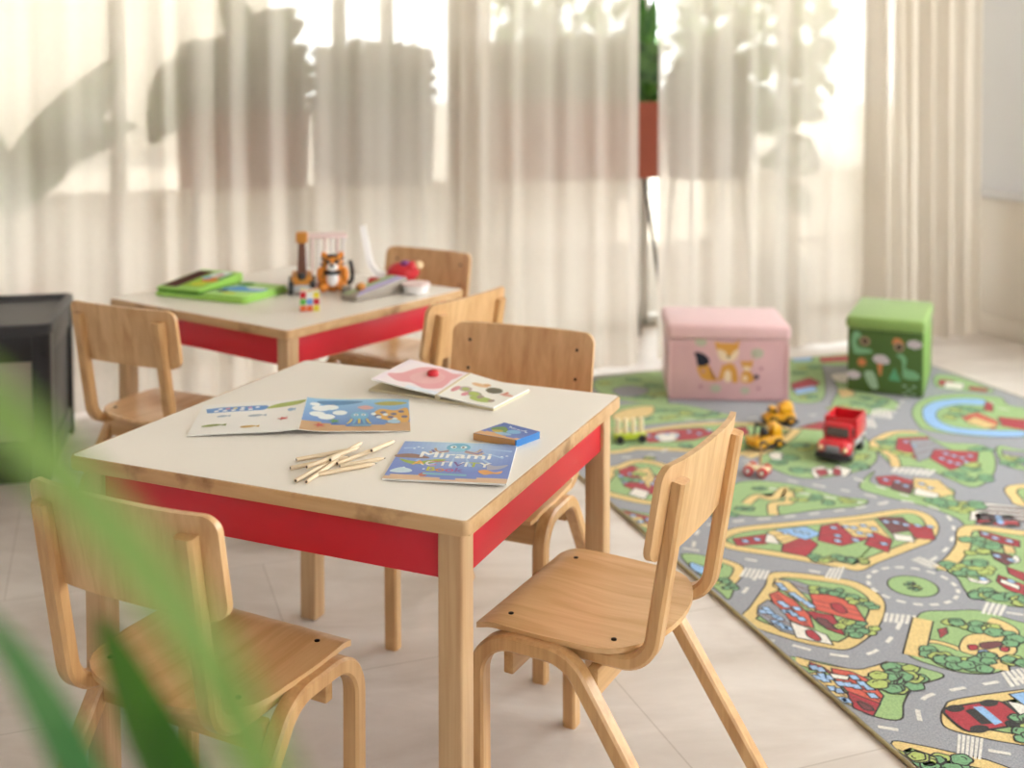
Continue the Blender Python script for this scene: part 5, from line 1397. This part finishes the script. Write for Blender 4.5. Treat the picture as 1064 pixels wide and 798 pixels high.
tg = thing('toy_tiger', 'orange and black toy tiger with a white belly, at the back of the toy table', 'toy animal', (-.572, 3.405, TH+.0004), math.radians(8))
tg.location = (-.548, 3.468, TH+.0004); tg.scale = (.85, .85, .85)
bm = bmesh.new()
ball(bm, (0, 0, .046), (.046, .036, .046)); ball(bm, (0, -.006, .100), (.040, .034, .036))
for s in (-1, 1): ball(bm, (s*.036, -.022, .018), (.020, .030, .018)); ball(bm, (s*.044, -.012, .062), (.014, .018, .030)); ball(bm, (s*.030, .0, .132), (.012, .008, .013))
ball(bm, (0, -.034, .092), (.018, .012, .013))
body = obj('body', bm, M['torange'], tg)
rm = body.modifiers.new('r', 'REMESH'); rm.mode = 'VOXEL'; rm.voxel_size = .0035
sm = body.modifiers.new('s', 'SMOOTH'); sm.iterations = 6
def surf(x, z, r, kind='b'):
    yy = -.006 - .034*math.sqrt(max(0, 1-(x/.040)**2-((z-.1)/.036)**2)) if kind == 'h' else -.036*math.sqrt(max(0, 1-(x/.046)**2-((z-.046)/.046)**2))
    return Vector((x, yy-.001, z))
bm = bmesh.new(); ball(bm, (0, -.016, .048), (.026, .026, .032)); obj('belly_patch', bm, M['twhite'], tg)
bm = bmesh.new(); ball(bm, (0, -.030, .093), (.021, .018, .016)); mz = obj('muzzle', bm, M['twhite'], tg)
bm = bmesh.new(); ball(bm, (0, -.047, .100), (.008, .005, .006)); obj('nose', bm, M['tdark'], tg)
for s in (-1, 1):
    bm = bmesh.new(); ball(bm, (s*.016, -.034, .112), (.009, .007, .009)); obj('eye', bm, M['tdark'], tg)
for s in (-1, 1):
    for (x, z, k, r) in ((.036, .10, 'h', .006), (.033, .118, 'h', .006), (.040, .058, 'b', .006), (.042, .036, 'b', .006)):
        bm = bmesh.new(); a = surf(s*x, z, 0, k); b = surf(s*x*.72, z, 0, k); mid = (a+b)/2 + Vector((s*.002, -.004, 0)); tube(bm, [a + Vector((s*.006, .012, .003)), a, mid, b], .0045, 8, .002); obj('stripe', bm, M['tdark'], tg)
bm = bmesh.new(); tube(bm, [(-.018, -.022, .131), (0, -.028, .134), (.018, -.022, .131)], .006, 8); obj('stripe', bm, M['tdark'], tg)
bm = bmesh.new(); tube(bm, [(-.028, -.030, .073), (0, -.042, .072), (.028, -.030, .073)], .0065, 8); obj('collar', bm, M['tdark'], tg)
bm = bmesh.new(); tube(bm, smooth_line([(.035, .025, .02), (.065, .03, .03), (.070, .02, .07), (.062, .01, .11)], 5), .009, 8, .007); obj('tail', bm, M['tdark'], tg)

xy = thing('toy_ramp', 'long lilac and green toy ramp lying near the table edge', 'toy ramp', (-.478, 3.315, TH+.0004), math.radians(51))
bm = bmesh.new(); hexa(bm, [(0, -.035, 0), (.21, -.035, .0), (.21, .035, .0), (0, .035, 0), (0, -.035, .016), (.21, -.035, .046), (.21, .035, .046), (0, .035, .016)], .003); obj('ramp_board', bm, M['tlime'] if 0 else M['panel'], xy)
rz_ = lambda x, y, h: (x, y, .0164 + x/.21*.030 + h)
p = Print(rz_, 1e-4); p.poly([(.0, -.033), (.208, -.033), (.208, .008), (.06, .008)], '#bdb4de'); p.poly([(.09, .009), (.208, .009), (.208, .033), (.09, .033)], '#8fae6d'); p.poly([(.003, .0), (.05, .009), (.08, .033), (.003, .033)], '#9aa878')
p.build('ramp_print', M['ink'], xy)
bm = bmesh.new(); lathe(bm, [(.014, .018), (.014, .05), (.010, .054)], (.035, .045, 0), n=14); bmesh.ops.translate(bm, vec=(0, 0, -.018), verts=bm.verts[:]); obj('post', bm, M['panel'], xy)
bm = bmesh.new(); ball(bm, (.055, .006, .034), (.016, .013, .012)); obj('ball', bm, M['tamber'], xy)

bd = thing('toy_bird', 'red toy bird with a tall curved white tail, beside the ramp', 'toy bird', (-.390, 3.605, TH+.0004), math.radians(0))
bm = bmesh.new(); box(bm, -.065, .03, -.022, .022, 0, .020, bev=.005); obj('base', bm, M['tred'], bd)
bm = bmesh.new(); ball(bm, (.045, 0, .036), (.052, .032, .034)); ball(bm, (.070, -.004, .052), (.026, .024, .022)); b_ = obj('body', bm, M['tred'], bd)
rm = b_.modifiers.new('r', 'REMESH'); rm.mode = 'VOXEL'; rm.voxel_size = .004
bm = bmesh.new(); ball(bm, (.094, -.008, .060), (.015, .013, .014)); obj('beak', bm, M['tlamp'], bd)
bm = bmesh.new(); ball(bm, (.052, -.010, .066), (.016, .016, .010)); obj('crest', bm, M['tpurple'], bd)
bm = bmesh.new()
path = [Vector(v) for v in smooth_line([(-.01, 0, .030), (-.035, 0, .033), (-.058, 0, .065), (-.072, 0, .13), (-.082, 0, .185)], 6)]
rows = []
for i, v in enumerate(path):
    w = .020*(1 - .45*i/len(path)); t = (path[min(i+1, len(path)-1)]-path[max(i-1, 0)]).normalized(); nn = Vector((-t.z, 0, t.x))
    rows.append([bm.verts.new(v + Vector((0, a*w, 0)) + nn*b) for a, b in ((-1, .010), (-.6, 0), (.6, 0), (1, .010), (.7, -.008), (-.7, -.008))])
for a, b in zip(rows, rows[1:]):
    for i in range(6): bm.faces.new((a[i], a[(i+1) % 6], b[(i+1) % 6], b[i]))
bm.faces.new(rows[0][::-1]); bm.faces.new(rows[-1]); obj('tail', bm, M['twhite'], bd)
dr = thing('toy_drum', 'white shallow toy tub standing beside the end of the ramp', 'toy', (-.290, 3.435, TH+.0004), 0)
bm = bmesh.new(); lathe(bm, [(.030, 0), (.036, .004), (.042, .030), (.040, .030), (.034, .008)], n=24); obj('tub', bm, M['twhite'], dr)
bm = bmesh.new(); lathe(bm, [(.0425, .027), (.0435, .030), (.0425, .033), (.038, .033)], n=24); obj('rim', bm, M['tpink'], dr)

# ------------------------------------------------------------------ strap-leaved plant close to the camera
fp = thing('potted_plant', 'tall pot of strap-leaved green plant beside the chair seen from behind', 'plant', (-.17, .50, 0), 0)
bm = bmesh.new(); lathe(bm, [(.09, 0), (.10, .01), (.13, .62), (.14, .66), (.12, .66), (.115, .60)], n=28); obj('pot', bm, M['potgrey'], fp)
bm = bmesh.new(); lathe(bm, [(.116, .59), (.116, .615), (.02, .625)], n=24); obj('soil', bm, M['soil'], fp)
def strap(pts, w, m, tw=0.0):
    bm = bmesh.new(); P = [Vector(v) - Vector((-.17, .50, 0)) for v in smooth_line(pts, 8)]; rows = []
    for i, v in enumerate(P):
        s = i/(len(P)-1); t = (P[min(i+1, len(P)-1)]-P[max(i-1, 0)]).normalized()
        sd = t.cross(Vector((tw, 1, .15))).normalized(); nn = sd.cross(t).normalized()
        ww = w*.5*(min(1, .35+s*2.2) * (1 - max(0, s-.55)**2*4.6)); ww = max(ww, .0006)
        rows.append([bm.verts.new(v + sd*ww*a - nn*ww*.3*(1-abs(a))) for a in (-1, -.5, 0, .5, 1)])
    for a, b in zip(rows, rows[1:]):
        for i in range(4): bm.faces.new((a[i], a[i+1], b[i+1], b[i]))
    obj('leaf', bm, M[m], fp)
strap([(-.12, .42, .61), (-.070, .30, .88), (-.044, .25, 1.02), (-.059, .25, 1.075), (-.077, .25, 1.108), (-.097, .25, 1.132), (-.114, .25, 1.150), (-.135, .25, 1.168), (-.165, .25, 1.19), (-.20, .25, 1.21)], .0135, 'leaffg')
strap([(-.14, .50, .61), (-.125, .50, .82), (-.145, .50, .895), (-.165, .50, .940), (-.184, .50, .985)], .030, 'leafdk')
strap([(-.16, .47, .61), (-.140, .42, .84), (-.148, .42, .915), (-.163, .42, .962), (-.182, .42, 1.000), (-.203, .42, 1.030)], .020, 'leafmid')
strap([(-.17, .49, .61), (-.20, .40, .72), (-.25, .30, .78), (-.30, .2, .80)], .036, 'leaffg')
strap([(-.15, .48, .61), (-.10, .42, .70), (-.04, .36, .74), (.02, .3, .74)], .036, 'leafmid')

# ------------------------------------------------------------------ light, camera
w = bpy.data.worlds.new('sky'); bpy.context.scene.world = w; w.use_nodes = True
bg = w.node_tree.nodes['Background']; bg.inputs[0].default_value = (.97, .985, 1.0, 1); bg.inputs[1].default_value = 3.2
sl = bpy.data.lights.new('sun', 'SUN'); sl.energy = 5; sl.angle = .02; sl.color = (1, .93, .82)
so = bpy.data.objects.new('sun', sl); C.objects.link(so)
d = TN(-1.2, -2.0, -2.6) - TN(0, 0, 0)
so.rotation_euler = d.to_track_quat('-Z', 'Y').to_euler(); so.location = (0, 20, 15)
# unseen overhang added outside the glass to keep sun and sky light off the curtain
bm = bmesh.new(); box(bm, TL-1, TR_+6, NW+.1, NW+5.0, HC, HC+.1); bmesh.ops.transform(bm, matrix=ROOM, verts=bm.verts[:]); struct(obj('sun_blocking_overhang', bm, M['outwall']))

sc = bpy.context.scene
F_, PITCH, SH, CH_ = 1186.7, .0412, 265.9, 1.2227
cam = bpy.data.cameras.new('camera'); co = bpy.data.objects.new('camera', cam); C.objects.link(co); sc.camera = co
co.location = (0, 0, CH_); co.rotation_euler = (PI/2 - PITCH, 0, 0)
cam.sensor_width = 36; cam.sensor_fit = 'HORIZONTAL'; cam.lens = F_/1064*36; cam.shift_y = -SH/1064; cam.shift_x = 0
cam.clip_start = .02; cam.clip_end = 200
cam.dof.use_dof = True; cam.dof.focus_distance = 1.86; cam.dof.aperture_fstop = cam.lens/16.0
sc.view_settings.view_transform = 'Standard'; sc.view_settings.look = 'None'; sc.view_settings.gamma = 1; sc.view_settings.use_curve_mapping = False
sc.view_settings.exposure = 1.50
cy = sc.cycles
cy.max_bounces = 7; cy.transparent_max_bounces = 10; cy.diffuse_bounces = 4; cy.glossy_bounces = 2; cy.transmission_bounces = 4
cy.use_denoising = True; cy.caustics_reflective = False; cy.caustics_refractive = False
cy.use_adaptive_sampling = True; cy.adaptive_threshold = .01; cy.adaptive_min_samples = 32
